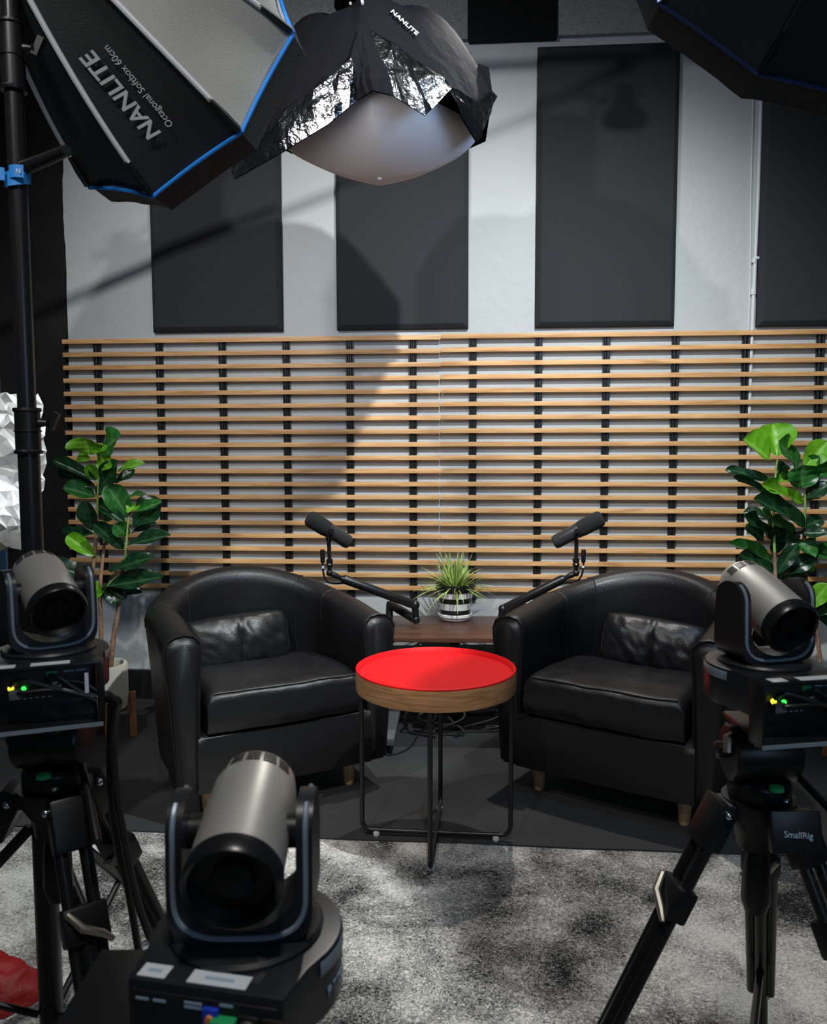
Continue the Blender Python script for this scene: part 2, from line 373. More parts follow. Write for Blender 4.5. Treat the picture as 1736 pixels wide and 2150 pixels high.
acoustic(WS(706, 690)[0], WS(983, 690)[0], zb, zt, 'dark grey acoustic panel behind the hanging lantern softbox')
acoustic(WS(1124, 690)[0], WS(1417, 680)[0], zb, zt, 'dark grey acoustic panel shown whole, left of the white conduit')
acoustic(WS(1590, 683)[0], WS(1590, 683)[0]+0.62, zb-0.008, zt, 'dark grey acoustic panel right of the white conduit, cut by the photo edge')

# conduit
sc = WS(1582, 680)[0]
cd = thing('conduit_pipe', 'thin white conduit pipe running down the wall between two dark panels', 'pipe', wbase(sc, 0.16, -WOFF+0.012), WYAW)
obj('pipe', MB().tube([(0.012, 0, 3.7), (0.009, 0, 2.2), (0, 0, 1.5), (-0.004, 0, 0.0)], 0.0085, 12), PIPE, cd)
obj('wire', MB().tube(spline([(-0.016, 0.004, 3.7), (-0.022, 0.004, 2.4), (-0.014, 0.004, 1.9), (-0.013, 0.004, 1.4)]), 0.003, 6), PIPE, cd)
for z, h in ((WS(1580, 545)[1], 0.02), (WS(1580, 610)[1], 0.03)):
    obj('coupling', MB().lathe([(0.0086, -h/2), (0.012, -h/2), (0.012, h/2), (0.0086, h/2)], 16, Matrix.Translation((0.002, 0, z-0.16))), PIPE, cd)
obj('clip', MB().box((0.014, -0.004, WS(1580, 540)[1]-0.16), (0.014, 0.016, 0.012)), PIPE, cd, bevel=0.002)

# slat screens: 20 slats and six battens each
def slat_screen(s0, s1, z0, pitch, batt, label):
    t = thing('slat_screen', label, 'slat panel', wbase(s0, 0, 0), WYAW, 'slatted wood screens on the back wall')
    L = s1-s0
    me = make_mesh('slat', MB().box((0, 0, 0), (L, 0.012, 0.0215)), SLAT, bevel=0.0015)
    for k in range(20):
        o = obj('slat', me, SLAT, t); o.location = (L/2 + random.uniform(-.0012, .0012), 0.006, z0 - k*pitch + random.uniform(-.0006, .0006))
    zlo, zhi = z0 - 19*pitch - 0.055, z0 - 0.002
    mb = MB().box((0, 0.0265, (zlo+zhi)/2), (0.034, 0.016, zhi-zlo)).tube([(-0.005, 0.0195, zlo+0.004), (-0.005, 0.0195, zhi)], 0.0072, 10).tube([(0.010, 0.0185, zlo+.01), (0.010, 0.0185, zhi)], 0.004, 6)
    me = make_mesh('batten', mb, BATTEN)
    for s in batt:
        o = obj('batten', me, BATTEN, t); o.location = (s-s0, 0, 0)
z0l = WS(925, 706.7)[1]
bl = [WS(x, 725)[0] for x in (199, 330, 463, 598, 732, 866)]
br = [WS(x, 720)[0] for x in (993, 1132, 1275, 1421, 1570, 1727)]
slat_screen(WS(130, 716)[0], WS(925, 706)[0], z0l-.0016, 0.0621, bl, 'left oak slat screen with black battens, behind the left armchair')
slat_screen(WS(925, 706)[0]+0.0035, WS(925, 706)[0]+1.86, z0l+.0016, 0.0624, br, 'right oak slat screen with black battens, behind the right armchair')
#@@CHAIRS
# ------------------------------------------------------------------ armchairs
def sstep(x): x = max(0, min(1, x)); return x*x*(3-2*x)
def armchair(label, loc, rz):
    t = thing('armchair', label, 'armchair', loc, rz, 'black leather tub armchairs')
    path = []
    na, nb = 7, 26
    for i in range(na): path.append(Vector((-0.335-0.012*(1-i/na), -0.33+0.35*i/na, 0)))
    for i in range(nb+1):
        a = pi - pi*i/nb; path.append(Vector((0.335*cos(a), 0.02+0.285*sin(a), 0)))
    for i in range(na-1, -1, -1): path.append(Vector((0.335+0.012*(1-i/na), -0.33+0.35*i/na, 0)))
    n = len(path)
    def nrm(i):
        d = (path[min(i+1, n-1)]-path[max(i-1, 0)]).normalized(); return Vector((-d.y, d.x, 0))
    def ztop(p): return 0.635 + 0.030*sstep((p.y+0.36)/0.38) + (0.090*min(1, max(0, (p.y-0.02)/0.285))**1.75)
    def section(i):
        p = path[i]; nn = nrm(i); zt_ = ztop(p); back = sstep((p.y-0.0)/0.28)
        pr = [(0.018, 0.105), (0.024, 0.115), (0.034, 0.25), (0.046, 0.42), (0.060, zt_-0.075), (0.062, zt_-0.045), (0.052, zt_-0.016), (0.026, zt_-0.001),
              (-0.004, zt_+0.003), (-0.034, zt_-0.004), (-0.053, zt_-0.026), (-0.057, zt_-0.06), (-0.050-0.03*back*0.3, 0.50), (-0.046+0.01*back, 0.38), (-0.044, 0.27), (-0.040, 0.12), (-0.034, 0.105)]
        wr = 0.004*noise.noise(Vector((p.x*9, p.y*9, 0.3)))
        out = []
        for k, (o, z) in enumerate(pr):
            q = p + nn*(o + (wr + 0.004*noise.noise(Vector((p.x*16, p.y*16, z*5)))*(1 if k > 6 else .4))) ; q.z = z; out.append(q)
        return out
    S = [section(i) for i in range(n)]; m = len(S[0])
    i0, i1 = 13, n-14
    def shell(a, b):
        mb = MB(); mb.add([p for i in range(a, b+1) for p in S[i]], [((i)*m+k, (i+1)*m+k, (i+1)*m+k+1, i*m+k+1) for i in range(b-a) for k in range(m-1)]); return mb
    for side in (0, 1):
        a, b = ((0, i0), (i1, n-1))[side]
        mb = shell(a, b); e = 0 if side == 0 else n-1
        sec = S[e]; cen = sum(sec, Vector())/m
        fwd = Vector((0, -1, 0)); r1 = [p + fwd*0.014 + (cen-p)*0.10 for p in sec]
        r1 = [Vector((p.x, p.y, max(p.z, 0.108))) for p in r1]
        r2 = [Vector((p.x+(cen.x-p.x)*0.5, p.y-0.020, p.z+(cen.z-p.z)*.12)) for p in sec]
        k0 = len(mb.v); mb.add(sec + r1 + r2, [(j*m+k, j*m+(k+1) % m, (j+1)*m+(k+1) % m, (j+1)*m+k) for j in range(2) for k in range(m)] + [tuple(range(2*m, 3*m))])
        ao = obj('arm', mb, LEATHER, t, angle=70)
        obj('piping', MB().tube([p + fwd*0.004 + (p-cen).normalized()*0.001 for p in sec[1:-1]], 0.0035, 6), STITCH, ao)
    bo = obj('backrest', shell(i0, i1), LEATHER, t, angle=70)
    for e in (i0, i1):
        obj('seam', MB().tube([p + (p - path[e].lerp(path[e], 0) - Vector((0, 0, p.z)))*0.004 for p in S[e][5:]], 0.0028, 6), STITCH, bo)
    for e in (i0-5, i1+5):
        obj('seam', MB().tube([p for p in S[e][4:]], 0.0022, 6), STITCH, bo)
    # front rail and underside
    obj('front_rail', MB().grid(lambda u, v: Vector((-0.312+0.624*u, -0.344-0.006*sin(pi*u)-0.004*sin(pi*v), 0.106+0.185*v)), 12, 6).add(
        [(-0.312, -0.344, 0.291), (0.312, -0.344, 0.291), (0.312, -0.2, 0.296), (-0.312, -0.2, 0.296)], [(0, 1, 2, 3)]), LEATHER, t, angle=60)
    pl = [(path[i] + nrm(i)*0.016) for i in range(n)]
    obj('underside', MB().prism([(p.x, p.y) for p in pl], 0.104, 0.14), LEATHER, t)
    # seat cushion
    def cushion(sx, sy, sz, amp, seed, p=3.2):
        mb = MB(); nu, nv = 30, 26
        def fn(u, v, s):
            x = 2*u-1; y = 2*v-1
            e = (1-abs(x)**8)*(1-abs(y)**8); e = max(e, 0)**0.35
            wr = amp*noise.noise(Vector((x*2.2+seed, y*4.5, seed)))*e + amp*.7*noise.noise(Vector((x*6, y*3+seed, 2)))*e
            cr = 0.35+0.65*(1-0.45*x*x)*(1-0.4*y*y)
            return Vector((x*sx/2, y*sy/2, s*(sz/2*e*cr + 0.0) + (wr if s > 0 else 0)))
        top = MB().grid(lambda u, v: fn(u, v, 1), nu, nv); bot = MB().grid(lambda u, v: fn(1-u, v, -1), nu, nv)
        mb.add(top.v, top.f); mb.add(bot.v, bot.f); return mb
    mb = MB(); seed = loc[0]
    W, D, H = 0.555, 0.60, 0.135
    def seat(u, v):
        # u across, v around: bottom front -> front -> top -> back
        x = (u-.5)*W
        ex = abs(2*u-1)
        prof = [(-D/2+0.012, 0.0), (-D/2+0.002, 0.03), (-D/2, H*0.55), (-D/2+0.004, H*0.90), (-D/2+0.022, H), (-D/2+0.07, H+0.006), (-D/4, H+0.014), (0, H+0.017), (D/4, H+0.010), (D/2-0.03, H-0.005), (D/2, H-0.03), (D/2, 0)]
        f = v*(len(prof)-1); i = min(int(f), len(prof)-2); k = f-i
        y = prof[i][0]*(1-k)+prof[i+1][0]*k; z = prof[i][1]*(1-k)+prof[i+1][1]*k
        rnd = max(0, (ex-0.90)/0.10); z -= 0.022*rnd**2*(z/H)
        if y > 0: x *= 1-0.10*(y/(D/2))**2
        topk = 1 if v > 0.42 else 0.5
        z += topk*(0.008*noise.noise(Vector((x*7+seed*3, y*11, seed))) + 0.006*noise.noise(Vector((x*14+y*9+seed, y*16-x*5, 1))))*(1-rnd)
        z -= 0.040*max(0, (y+D/2)/D)*(z/H)
        yy = y - 0.012*(1-(2*u-1)**2)*(1 if y < -0.2 else 0) + (0.003*noise.noise(Vector((x*22, z*30, seed))) if v < .42 else 0)
        return Vector((x, yy, z))
    mb.grid(seat, 34, 33)
    # close the sides
    for u in (0, 1):
        ring = [seat(u, j/33) for j in range(34)]; mb.add(ring, [tuple(range(34))])
    mb.v = [p + Vector((0, -0.055, 0.305)) for p in mb.v]
    so = obj('seat_cushion', mb, LEATHER_SOFT, t, angle=60)
    obj('piping', MB().tube([seat(k/24, 0.34) + Vector((0, -0.058, 0.306)) for k in range(1, 24)], 0.003, 6), STITCH, so)
    # tapered legs
    me = make_mesh('leg', MB().lathe([(1e-4, 0), (0.016, 0), (0.0185, 0.004), (0.026, 0.104), (1e-4, 0.105)], 20), BEECH)
    for x, y in ((-0.26, -0.255), (0.26, -0.255), (-0.22, 0.22), (0.22, 0.22)):
        o = obj('leg', me, BEECH, t); o.location = (x, y, 0)
    return t
LC, RC = Vector((-0.592, 3.074, MATZ)), Vector((0.81, 2.99, MATZ))
LA, RA = R(28), R(-33)
armchair('black leather tub armchair on the left, angled towards the red table', LC, LA)
armchair('black leather tub armchair on the right, with both front wooden legs showing', RC, RA)

def pillow(label, base, rz, tilt, roll, size=(0.40, 0.205, 0.125), seed=1.0):
    sx, sy, sz = size
    def fn(u, v, s):
        x, y = 2*u-1, 2*v-1
        e = max((1-abs(x)**5)*(1-abs(y)**5), 0)**0.42
        pin = 1-0.05*(1-y*y)*abs(x)**3
        z = s*sz/2*e*(0.60+0.40*(1-x*x)*(1-y*y))
        z += s*e*(0.007*noise.noise(Vector((x*4+seed*5, y*1.6, seed))) + 0.005*noise.noise(Vector((x*9+y*4, y*3, seed*2))))
        if s < 0: pass
        z -= s*0.011*math.exp(-(x/0.045)**2)*e      # centre seam
        return Vector((x*sx/2*(1-0.06*abs(y)**4), y*sy/2*(1-0.10*abs(x)**4)*pin, z))
    mb = MB(); a = MB().grid(lambda u, v: fn(u, v, 1), 40, 24); b = MB().grid(lambda u, v: fn(1-u, v, -1), 40, 24)
    mb.add(a.v, a.f); mb.add(b.v, b.f)
    M = Matrix.Rotation(R(90)-tilt, 4, 'X') @ Matrix.Rotation(roll, 4, 'Z')
    mb.v = [M @ p + Vector((0, 0, sy/2)) for p in mb.v]
    t = thing('lumbar_pillow', label, 'cushion', base, rz, 'black leather lumbar pillows')
    o = obj('pillow_cover', mb, LEATHER_SOFT, t, angle=70)
    rim = []
    for k in range(60):
        a_ = 2*pi*k/60; c_, s_ = cos(a_), sin(a_)
        x = math.copysign(abs(c_)**0.35, c_)*sx/2*0.995; y = math.copysign(abs(s_)**0.35, s_)*sy/2*0.94; x *= 1-0.06*abs(s_)**4; y *= 1-0.06*abs(c_)**4
        rim.append(M @ Vector((x, y, 0)) + Vector((0, 0, sy/2)))
    obj('piping', MB().tube(rim+[rim[0]], 0.0035, 6, caps=False), STITCH, t)
    return t
def chair_pt(c, a, x, y, z): return Vector((c.x + x*cos(a) - y*sin(a), c.y + x*sin(a) + y*cos(a), c.z+z))
pillow('black leather lumbar pillow with centre seam resting in the left armchair', chair_pt(LC, LA, -0.03, 0.135, 0.388), LA, R(14), R(2), seed=1.3)
pillow('black leather lumbar pillow with deep creases resting in the right armchair', chair_pt(RC, RA, 0.03, 0.135, 0.388), RA, R(14), R(-3), seed=2.7)

# ------------------------------------------------------------------ red tray table
TC = Vector((0.068, 2.54, MATZ))
tt = thing('side_table', 'round side table with red tray top, wooden band and black wire legs', 'side table', TC, R(-5.5))
obj('tray_band', MB().lathe([(0.240, 0.492), (0.2485, 0.490), (0.250, 0.494), (0.250, 0.552), (0.246, 0.5535), (0.244, 0.552), (0.244, 0.52)], 72), TABLEWOOD, tt)
obj('red_tray', MB().lathe([(1e-4, 0.541), (0.225, 0.541), (0.236, 0.543), (0.242, 0.5555), (0.2455, 0.5585), (0.2495, 0.557), (0.2503, 0.553), (0.246, 0.552), (0.243, 0.530), (1e-4, 0.530)], 72), REDTRAY, tt)
def ubend(ax):
    r, h, q = 0.236, 0.51, 0.03
    pts = [(-r, h), (-r, q+0.02)] + [(-r+q-q*cos(a), 0.02+q-q*sin(a)) for a in [pi/2*k/6 for k in range(1, 7)]]
    pts += [(r-q+q*sin(a), 0.02+q-q*cos(a)) for a in [pi/2*k/6 for k in range(0, 7)]] + [(r, h)]
    return [Vector((x, 0, z)) if ax == 0 else Vector((0.0, x, z-0.017 if z < .3 and False else z)) for x, z in pts]
for ax in (0, 1):
    lo = obj('wire_leg_frame', MB().tube(ubend(ax), 0.0075, 10), BLKSTEEL, tt)
    for s in (-1, 1):
        q = Vector((s*0.19, 0, 0)) if ax == 0 else Vector((0, s*0.19, 0))
        if ax == 1 and s == -1: q.z = -0.005
        obj('glide', MB().lathe([(1e-4, 0.0), (0.009, 0.0), (0.0115, 0.006), (0.010, 0.018), (1e-4, 0.018)], 14, Matrix.Translation(q)), GLIDE, lo)
#@@DESK
# ------------------------------------------------------------------ laptop cart behind the table
DZ = 0.462; yc = (FL(920, 1340, DZ).y + FL(920, 1293, DZ).y)/2; xc = P(953, 1320, yc).x
dk = thing('standing_desk', 'low dark walnut desk on a grey steel base between the armchairs', 'desk', (xc, yc, MATZ), R(-3))
dd = FL(920, 1293, DZ).y - FL(920, 1340, DZ).y
DW = 0.68
obj('desktop', MB().box((0, 0, DZ-MATZ-0.010), (DW, dd, 0.020)), DESKWOOD, dk, bevel=0.004)
obj('column', MB().box((0, 0.02, 0.24), (0.038, 0.06, 0.41)), BLKSTEEL, dk, bevel=0.003)
obj('top_bracket', MB().box((0, 0, DZ-MATZ-0.032), (0.30, 0.05, 0.022)), BLKSTEEL, dk, bevel=0.003)
obj('crossbar', MB().box((0.0, 0.06, 0.055), (0.50, 0.045, 0.03)), BLKSTEEL, dk, bevel=0.004)
for s in (-1, 1):
    f0 = MB().box((s*0.265, -0.10, 0.055), (0.052, 0.48, 0.030)); fo = obj('foot', f0, DESKSTEEL, dk, bevel=0.004)
    for y in (-0.31, 0.11):
        obj('caster', MB().lathe([(1e-4, -0.011), (0.018, -0.011), (0.019, 0), (0.018, 0.011), (1e-4, 0.011)], 16, Matrix.Translation((s*0.265, y, 0.019)) @ Matrix.Rotation(pi/2, 4, 'Y')), BLKPLAST, fo)
# bundle of cables hanging under the desk
cb = thing('cable_bundle', 'tangle of black cables hanging under the dark desk', 'cable', (xc, yc-0.02, MATZ))
for k in range(7):
    x0 = -0.20+0.065*k; rr = random.Random(k)
    pts = [(x0, 0.0, 0.30+.02*rr.random()), (x0+rr.uniform(-.05, .05), -0.03, 0.16), (x0+rr.uniform(-.1, .1), -0.05+rr.uniform(-.04, .04), 0.08), (x0+rr.uniform(-.16, .16), rr.uniform(-.1, .02), 0.012), (x0+rr.uniform(-.2, .2), rr.uniform(-.16, .0), 0.006)]
    obj('cable', MB().tube(spline(pts), 0.004 if k % 2 else 0.006, 8), CABLE, cb)
adp = MB().box((0.02, -0.02, 0.115), (0.26, 0.09, 0.05)); obj('cable_tray', adp, BLKPLAST, cb, bevel=0.012, seg=3)
obj('power_adapter', MB().box((-0.10, -0.05, 0.15), (0.10, 0.05, 0.032), Matrix.Rotation(R(14), 3, 'Y')), BLKPLAST, cb, bevel=0.008)
# thin floor cables
single('floor_cable', MB().tube(spline([(-0.17, 3.42, 0.30), (-0.165, 3.36, 0.16), (-0.15, 3.30, 0.05), (-0.10, 3.24, 0.012), (-0.02, 3.32, 0.010), (0.02, 3.5, 0.010)]), 0.0035, 8), CABLE,
       'thin black cable dropping to the floor beside the desk foot', 'cable', (-0.10, 3.24, MATZ))

# grass plant in striped pot
pc = FL(957, 1306, DZ); GP = Vector((pc.x, pc.y+0.055, DZ+0.0005))
gp = thing('grass_plant', 'potted spiky grass in a black and white striped pot on the desk', 'potted plant', GP)
S_ = GP.y/FPX
obj('saucer', MB().lathe([(1e-4, 0), (28*S_, 0), (32*S_, 3*S_), (33*S_, 8*S_), (36.5*S_, 9*S_), (37*S_, 14*S_), (35*S_, 15*S_), (31*S_, 9*S_), (1e-4, 8*S_)], 40), POTW, gp)
def pr(z): return (31 + (40-31)*(z-12)/62)*S_
bands = [(12, 24, POTB), (24, 38, POTW), (38, 49, POTB), (49, 62, POTW), (62, 78, POTB)]
for a_, b_, m_ in bands:
    prof = [(pr(a_), a_*S_), (pr(b_), b_*S_)] if b_ < 78 else [(pr(a_), a_*S_), (pr(a_)+1.5*S_, a_*S_), (pr(78)+2*S_, 78*S_), (pr(78)-2*S_, 78*S_), (pr(66)-3*S_, 66*S_), (1e-4, 66*S_)]
    obj('pot_band', MB().lathe(prof, 40), m_, gp)
obj('soil', MB().lathe([(1e-4, 69*S_), (pr(66)-2*S_, 68*S_)], 24), SOIL, gp)
mb = MB(); rg = random.Random(3)
for k in range(190):
    az = rg.uniform(0, 2*pi); el = rg.choice([rg.uniform(0.05, 0.6), rg.uniform(0.6, 1.45), rg.uniform(0.9, 1.5)]); Lb = rg.uniform(58, 98)*S_*(1.0 if el < .8 else 1.12); wd = rg.uniform(1.1, 2.3)*S_
    dr = Vector((cos(az)*sin(el), sin(az)*sin(el), cos(el))); b0 = Vector((cos(az), sin(az), 0))*rg.uniform(0, 14)*S_ + Vector((0, 0, 66*S_))
    side = dr.cross(Vector((rg.uniform(-.3, .3), rg.uniform(-.3, .3), 1))).normalized(); droop = (0.15+0.5*min(el, 1.3))*rg.uniform(0.2, 1.3)
    vs = []
    for i in range(7):
        q = i/6; p = b0 + dr*Lb*q + Vector((0, 0, -1))*droop*Lb*0.55*q*q; ww = wd*(1-q**2.2)+0.0002
        p.y = min(p.y, WD - WT*GP.x - GP.y - 0.022 - 0.02*(1-q))
        vs += [p-side*ww, p+side*ww+Vector((0, 0, 0.0004)), ]
    mb.add(vs, [(2*i, 2*i+1, 2*i+3, 2*i+2) for i in range(6)])
tag(obj('grass_blades', mb, GRASS, gp, fixn=False), kind='stuff')

# ------------------------------------------------------------------ microphones and arms
def mic(label, tip, tail, yoke_px, pole):
    """tip: windscreen end, tail: connector end (world), pole: list of world points of the yoke post"""
    ax = (tail-tip); L = ax.length; M = along(tip, tail)
    base = pole[-1].copy(); t = thing('microphone', label, 'microphone', base, 0, 'broadcast microphones')
    r = 0.034
    Mi = Matrix.Translation(-base) @ M
    obj('windscreen', MB().lathe([(1e-4, 0), (r*0.72, 0.001), (r*0.95, 0.008), (r*1.02, 0.02), (r*1.02, L*0.40), (r*0.95, L*0.47), (1e-4, L*0.47)], 28, Mi), FOAM, t)
    obj('mic_body', MB().lathe([(1e-4, L*.44), (r*0.95, L*.44), (r*0.95, L*.53), (r*0.89, L*.54), (r*0.89, L*.93), (r*0.80, L*.985), (r*.72, L), (r*.62, L*.99), (1e-4, L*.985)], 28, Mi), MICGREY, t)
    obj('rear_plate', MB().lathe([(1e-4, L*.996), (r*.55, L*.996), (r*.55, L*1.004), (1e-4, L*1.004)], 20, Mi), DESKSTEEL, t)
    zl = M.to_3x3() @ Vector((0, 0, 1)); pv = tip + zl*L*0.50
    side = zl.cross(Vector((0, 0, 1))).normalized()
    low = pole[0]
    yk = []
    for s in (-1, 1):
        c = pv + side*s*(r+0.006)
        obj('yoke_arm', MB().tube([c + (pv-low).normalized()*0.004, c.lerp(low + side*s*0.02, 0.6), low + side*s*0.008], [0.009, 0.008, 0.006], 10).shift(base), BLKSAT, t)
        obj('yoke_knob', MB().lathe([(1e-4, -.006), (.011, -.006), (.011, .006), (1e-4, .006)], 16, Matrix.Translation(c-base) @ along((0, 0, 0), side)), BLKSAT, t)
    obj('post', MB().tube([p for p in pole], 0.0085, 12).tube([pole[-1]-Vector((0, 0, 0.004)), pole[-1]+Vector((0, 0, 0.012))], 0.014, 12).shift(base), BLKSAT, t)
    return t
MY = 3.42
def mic_arm(label, joint, head, elbow_top, elbow_bot, post_top, post_bot, cable):
    base = post_bot.copy(); t = thing('microphone_stand', label, 'microphone stand', base, 0, 'low profile microphone arms')
    o = lambda name, mb, m, **k: obj(name, mb.shift(base), m, t, **k)
    d = (elbow_top-head).normalized()
    o('upper_arm', MB().tube([head, head+d*0.012, head+d*0.02, elbow_top-d*0.012, elbow_top], [0.012, 0.0185, 0.0195, 0.0195, 0.016], 14), BLKSAT)
    o('elbow', MB().tube([elbow_top, elbow_bot], 0.015, 14).ball(elbow_top, 0.021).ball(elbow_bot, 0.019), BLKSAT)
    d2 = (post_top-elbow_bot).normalized()
    o('lower_arm', MB().tube([elbow_bot, elbow_bot+d2*.02, post_top-d2*.02, post_top], [0.013, 0.019, 0.019, 0.015], 14), BLKSAT)
    o('swivel_post', MB().tube([post_top+Vector((0, 0, .012)), post_top, post_bot+Vector((0, 0, .012)), post_bot], [0.012, 0.0155, 0.0165, 0.026], 16), BLKSAT)
    o('desk_clamp', MB().box(post_bot+Vector((0, -0.01, -0.002)), (0.05, 0.06, 0.008)).box(post_bot+Vector((0, -0.046, -0.03)), (0.04, 0.01, 0.066)).box(post_bot+Vector((0, -0.02, -0.062)), (0.04, 0.05, 0.008)), BLKSAT, bevel=0.002)
    o('clamp_screw', MB().tube([post_bot+Vector((0.0, -0.02, -0.10)), post_bot+Vector((0.0, -0.02, -0.028))], 0.005, 8).box(post_bot+Vector((0.0, -0.02, -0.078)), (0.052, 0.012, 0.010)), BLKSAT)
    o('ball_joint', MB().tube([head, head.lerp(joint, .55), joint], [0.009, 0.013, 0.010], 12).ball(joint, 0.015).tube([joint, joint+Vector((0, 0, .020)), joint+Vector((0, 0, .036)), joint+Vector((0, 0, .046))], [0.008, 0.009, 0.016, 0.010], 12), BLKSAT)
    o('signal_cable', MB().tube(spline(cable), 0.0042, 8), CABLE)
    a, b = cable[0], cable[1]
    o('cable_plug', MB().tube([a+Vector((0, 0, .012)), a, a.lerp(b, .55), a.lerp(b, .62)], [0.009, 0.0105, 0.0095, 0.006], 12), BLKSAT)
    o('cable_marker', MB().tube([a.lerp(b, .78), a.lerp(b, .92)], 0.0052, 10), STICKER)
mic_arm('black boom arm on the left side of the desk, carrying the left microphone', P(692, 1203, 3.44), P(716, 1214, 3.45), P(871, 1270, 3.50), P(873, 1301, 3.50), P(818, 1268, 3.62), FL(817, 1308, DZ+.006),
        [P(677, 1160, 3.44), P(678, 1196, 3.44), P(684, 1218, 3.45), P(700, 1225, 3.46), P(740, 1226, 3.47), P(800, 1246, 3.49)])
mic('black broadcast microphone tilted up to the left, above the left armchair', P(646, 1086, 3.40), P(734, 1140, 3.46), None, [P(690, 1140, 3.44), P(691, 1150, 3.44), P(692, 1180, 3.44)])
mic_arm('black boom arm on the right side of the desk, carrying the right microphone', P(1209, 1203, 3.44), P(1187, 1213, 3.45), P(1056, 1279, 3.50), P(1050, 1303, 3.50), P(1098, 1272, 3.62), FL(1086, 1308, DZ+.006),
        [P(1225, 1160, 3.44), P(1224, 1195, 3.44), P(1218, 1213, 3.45), P(1205, 1223, 3.46), P(1180, 1226, 3.47), P(1120, 1254, 3.49)])
mic('black broadcast microphone tilted up to the right, above the right armchair', P(1265, 1086, 3.40), P(1163, 1140, 3.46), None, [P(1210, 1132, 3.44), P(1210, 1145, 3.44), P(1209, 1178, 3.44)])
#@@PLANTS
# ------------------------------------------------------------------ fiddle-leaf plants
def leaf_mesh(cup, curl, wav, seed):
    nu, nv = 14, 10; mb = MB(); vein = []
    def wprof(t):
        return (0.10 + 1.0*sin(pi*min(t, 1)**1.25)**0.8)*(1-0.12*sin(2*pi*t)) if t < 1 else 0.0
    for i in range(nu+1):
        t = i/nu
        w = 0.5*(min(1, t/0.10+0.08)*(0.34+0.66*sin(pi/2*t/0.62)**1.5) if t < 0.62 else max(0.10, math.sqrt(max(0, 1-((t-0.62)/0.385)**2.3))))
        for j in range(nv+1):
            v = 2*j/nv-1
            vn = sin((t*7.5 - abs(v)*1.6)*2*pi*0.5)
            z = cup*abs(v)**1.3*w*1.3 + 0.018*vn*min(1, abs(v)*3)*(1-abs(v)**4) - curl*t*t*0.35 + wav*0.08*sin(9*t+seed)*v*abs(v) + (-0.03*math.exp(-(v/.12)**2))
            mb.v.append(Vector((v*w, t, z)))
            vein.append(max(math.exp(-(v/0.07)**2), 0.75*max(0, vn)**8*(1-abs(v)**3)))
    for i in range(nu):
        for j in range(nv):
            a = i*(nv+1)+j; mb.f.append((a, a+nv+1, a+nv+2, a+1))
    me = bpy.data.meshes.new('leaf'); me.from_pydata(mb.v, [], mb.f)
    at = me.attributes.new('vein', 'FLOAT', 'POINT'); at.data.foreach_set('value', vein)
    me.shade_smooth(); return me
LEAFM = {}
for mname, mm in (('d', LEAF_D), ('m', LEAF_M), ('b', LEAF_B)):
    for k in range(4):
        me = leaf_mesh((0.35, 0.15, 0.5, 0.25)[k], (0.25, 0.5, 0.05, -0.2)[k], (0.8, -1, 0.5, 1.2)[k], k*2.1); me.materials.append(mm); LEAFM[mname, k] = me
def leaf(parent, base, tip, width, mname, k, hint):
    d = tip-base; L = d.length; y = d.normalized(); z = Vector(hint); z = (z - y*z.dot(y)).normalized(); x = y.cross(z)
    m = Matrix((x*width, y*L, z*max(width, L*.6))).transposed().to_4x4(); m.translation = base-parent.location
    o = bpy.data.objects.new('leaf', LEAFM[mname, k]); COL.objects.link(o); o.parent = parent; o.matrix_local = m; return o
def fig(label, base, trunks, leaves, off, sc, Y, pot_px, seed):
    rg = random.Random(seed)
    t = thing('fiddle_leaf_plant', label, 'potted plant', base, 0, 'fiddle leaf plants in cream pots')
    u = Y/FPX
    rp, z0, z1 = pot_px
    obj('pot', MB().lathe([(1e-4, z0), (rp*0.93, z0), (rp*.95, z0+.004), (rp, z0+.05), (rp, z1-.006), (rp-.004, z1), (rp-.016, z1), (rp-.018, z1-.006), (rp-.018, z1-.05), (1e-4, z1-.05)], 48), CEMENT, t)
    obj('soil', MB().lathe([(1e-4, z1-.045), (rp-.02, z1-.048)], 24), SOIL, t)
    for k in range(4):
        a_ = pi/4*0.6 + k*pi/2; c_ = Vector((cos(a_), sin(a_), 0))*(rp+.014)
        obj('stand_leg', MB().box((c_.x, c_.y, (z0+.05)/2), (0.03, 0.022, z0+.05), Matrix.Rotation(a_, 3, 'Z')), STANDWOOD, t, bevel=0.003)
    for s in (0, 1):
        a_ = pi/4*0.6 + s*pi/2
        obj('stand_crossbar', MB().box((0, 0, z0-.016), (2*rp+.02, 0.022, 0.026), Matrix.Rotation(a_, 3, 'Z')), STANDWOOD, t, bevel=0.002)
    for pts, r0, g in trunks:
        pp = spline([P(x, y, Y+dy) for x, y, dy in pts], 7); n = len(pp)
        rs = [r0*(1-0.45*i/n)*(1+0.10*noise.noise(Vector((i*.9, r0*99, seed)))) for i in range(n)]
        obj('trunk' if not g else 'green_stem', MB().tube(pp, rs, 10), BARK if not g else GREENSTEM, t, world=True)
    for i, (bx, by, tx, ty, wpx, mn, dt) in enumerate(leaves):
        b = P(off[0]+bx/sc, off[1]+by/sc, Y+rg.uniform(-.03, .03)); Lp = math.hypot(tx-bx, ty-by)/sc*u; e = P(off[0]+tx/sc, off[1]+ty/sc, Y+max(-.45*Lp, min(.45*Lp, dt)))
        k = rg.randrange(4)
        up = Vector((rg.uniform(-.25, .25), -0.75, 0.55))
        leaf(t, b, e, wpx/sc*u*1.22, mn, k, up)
    return t
YL = 3.43
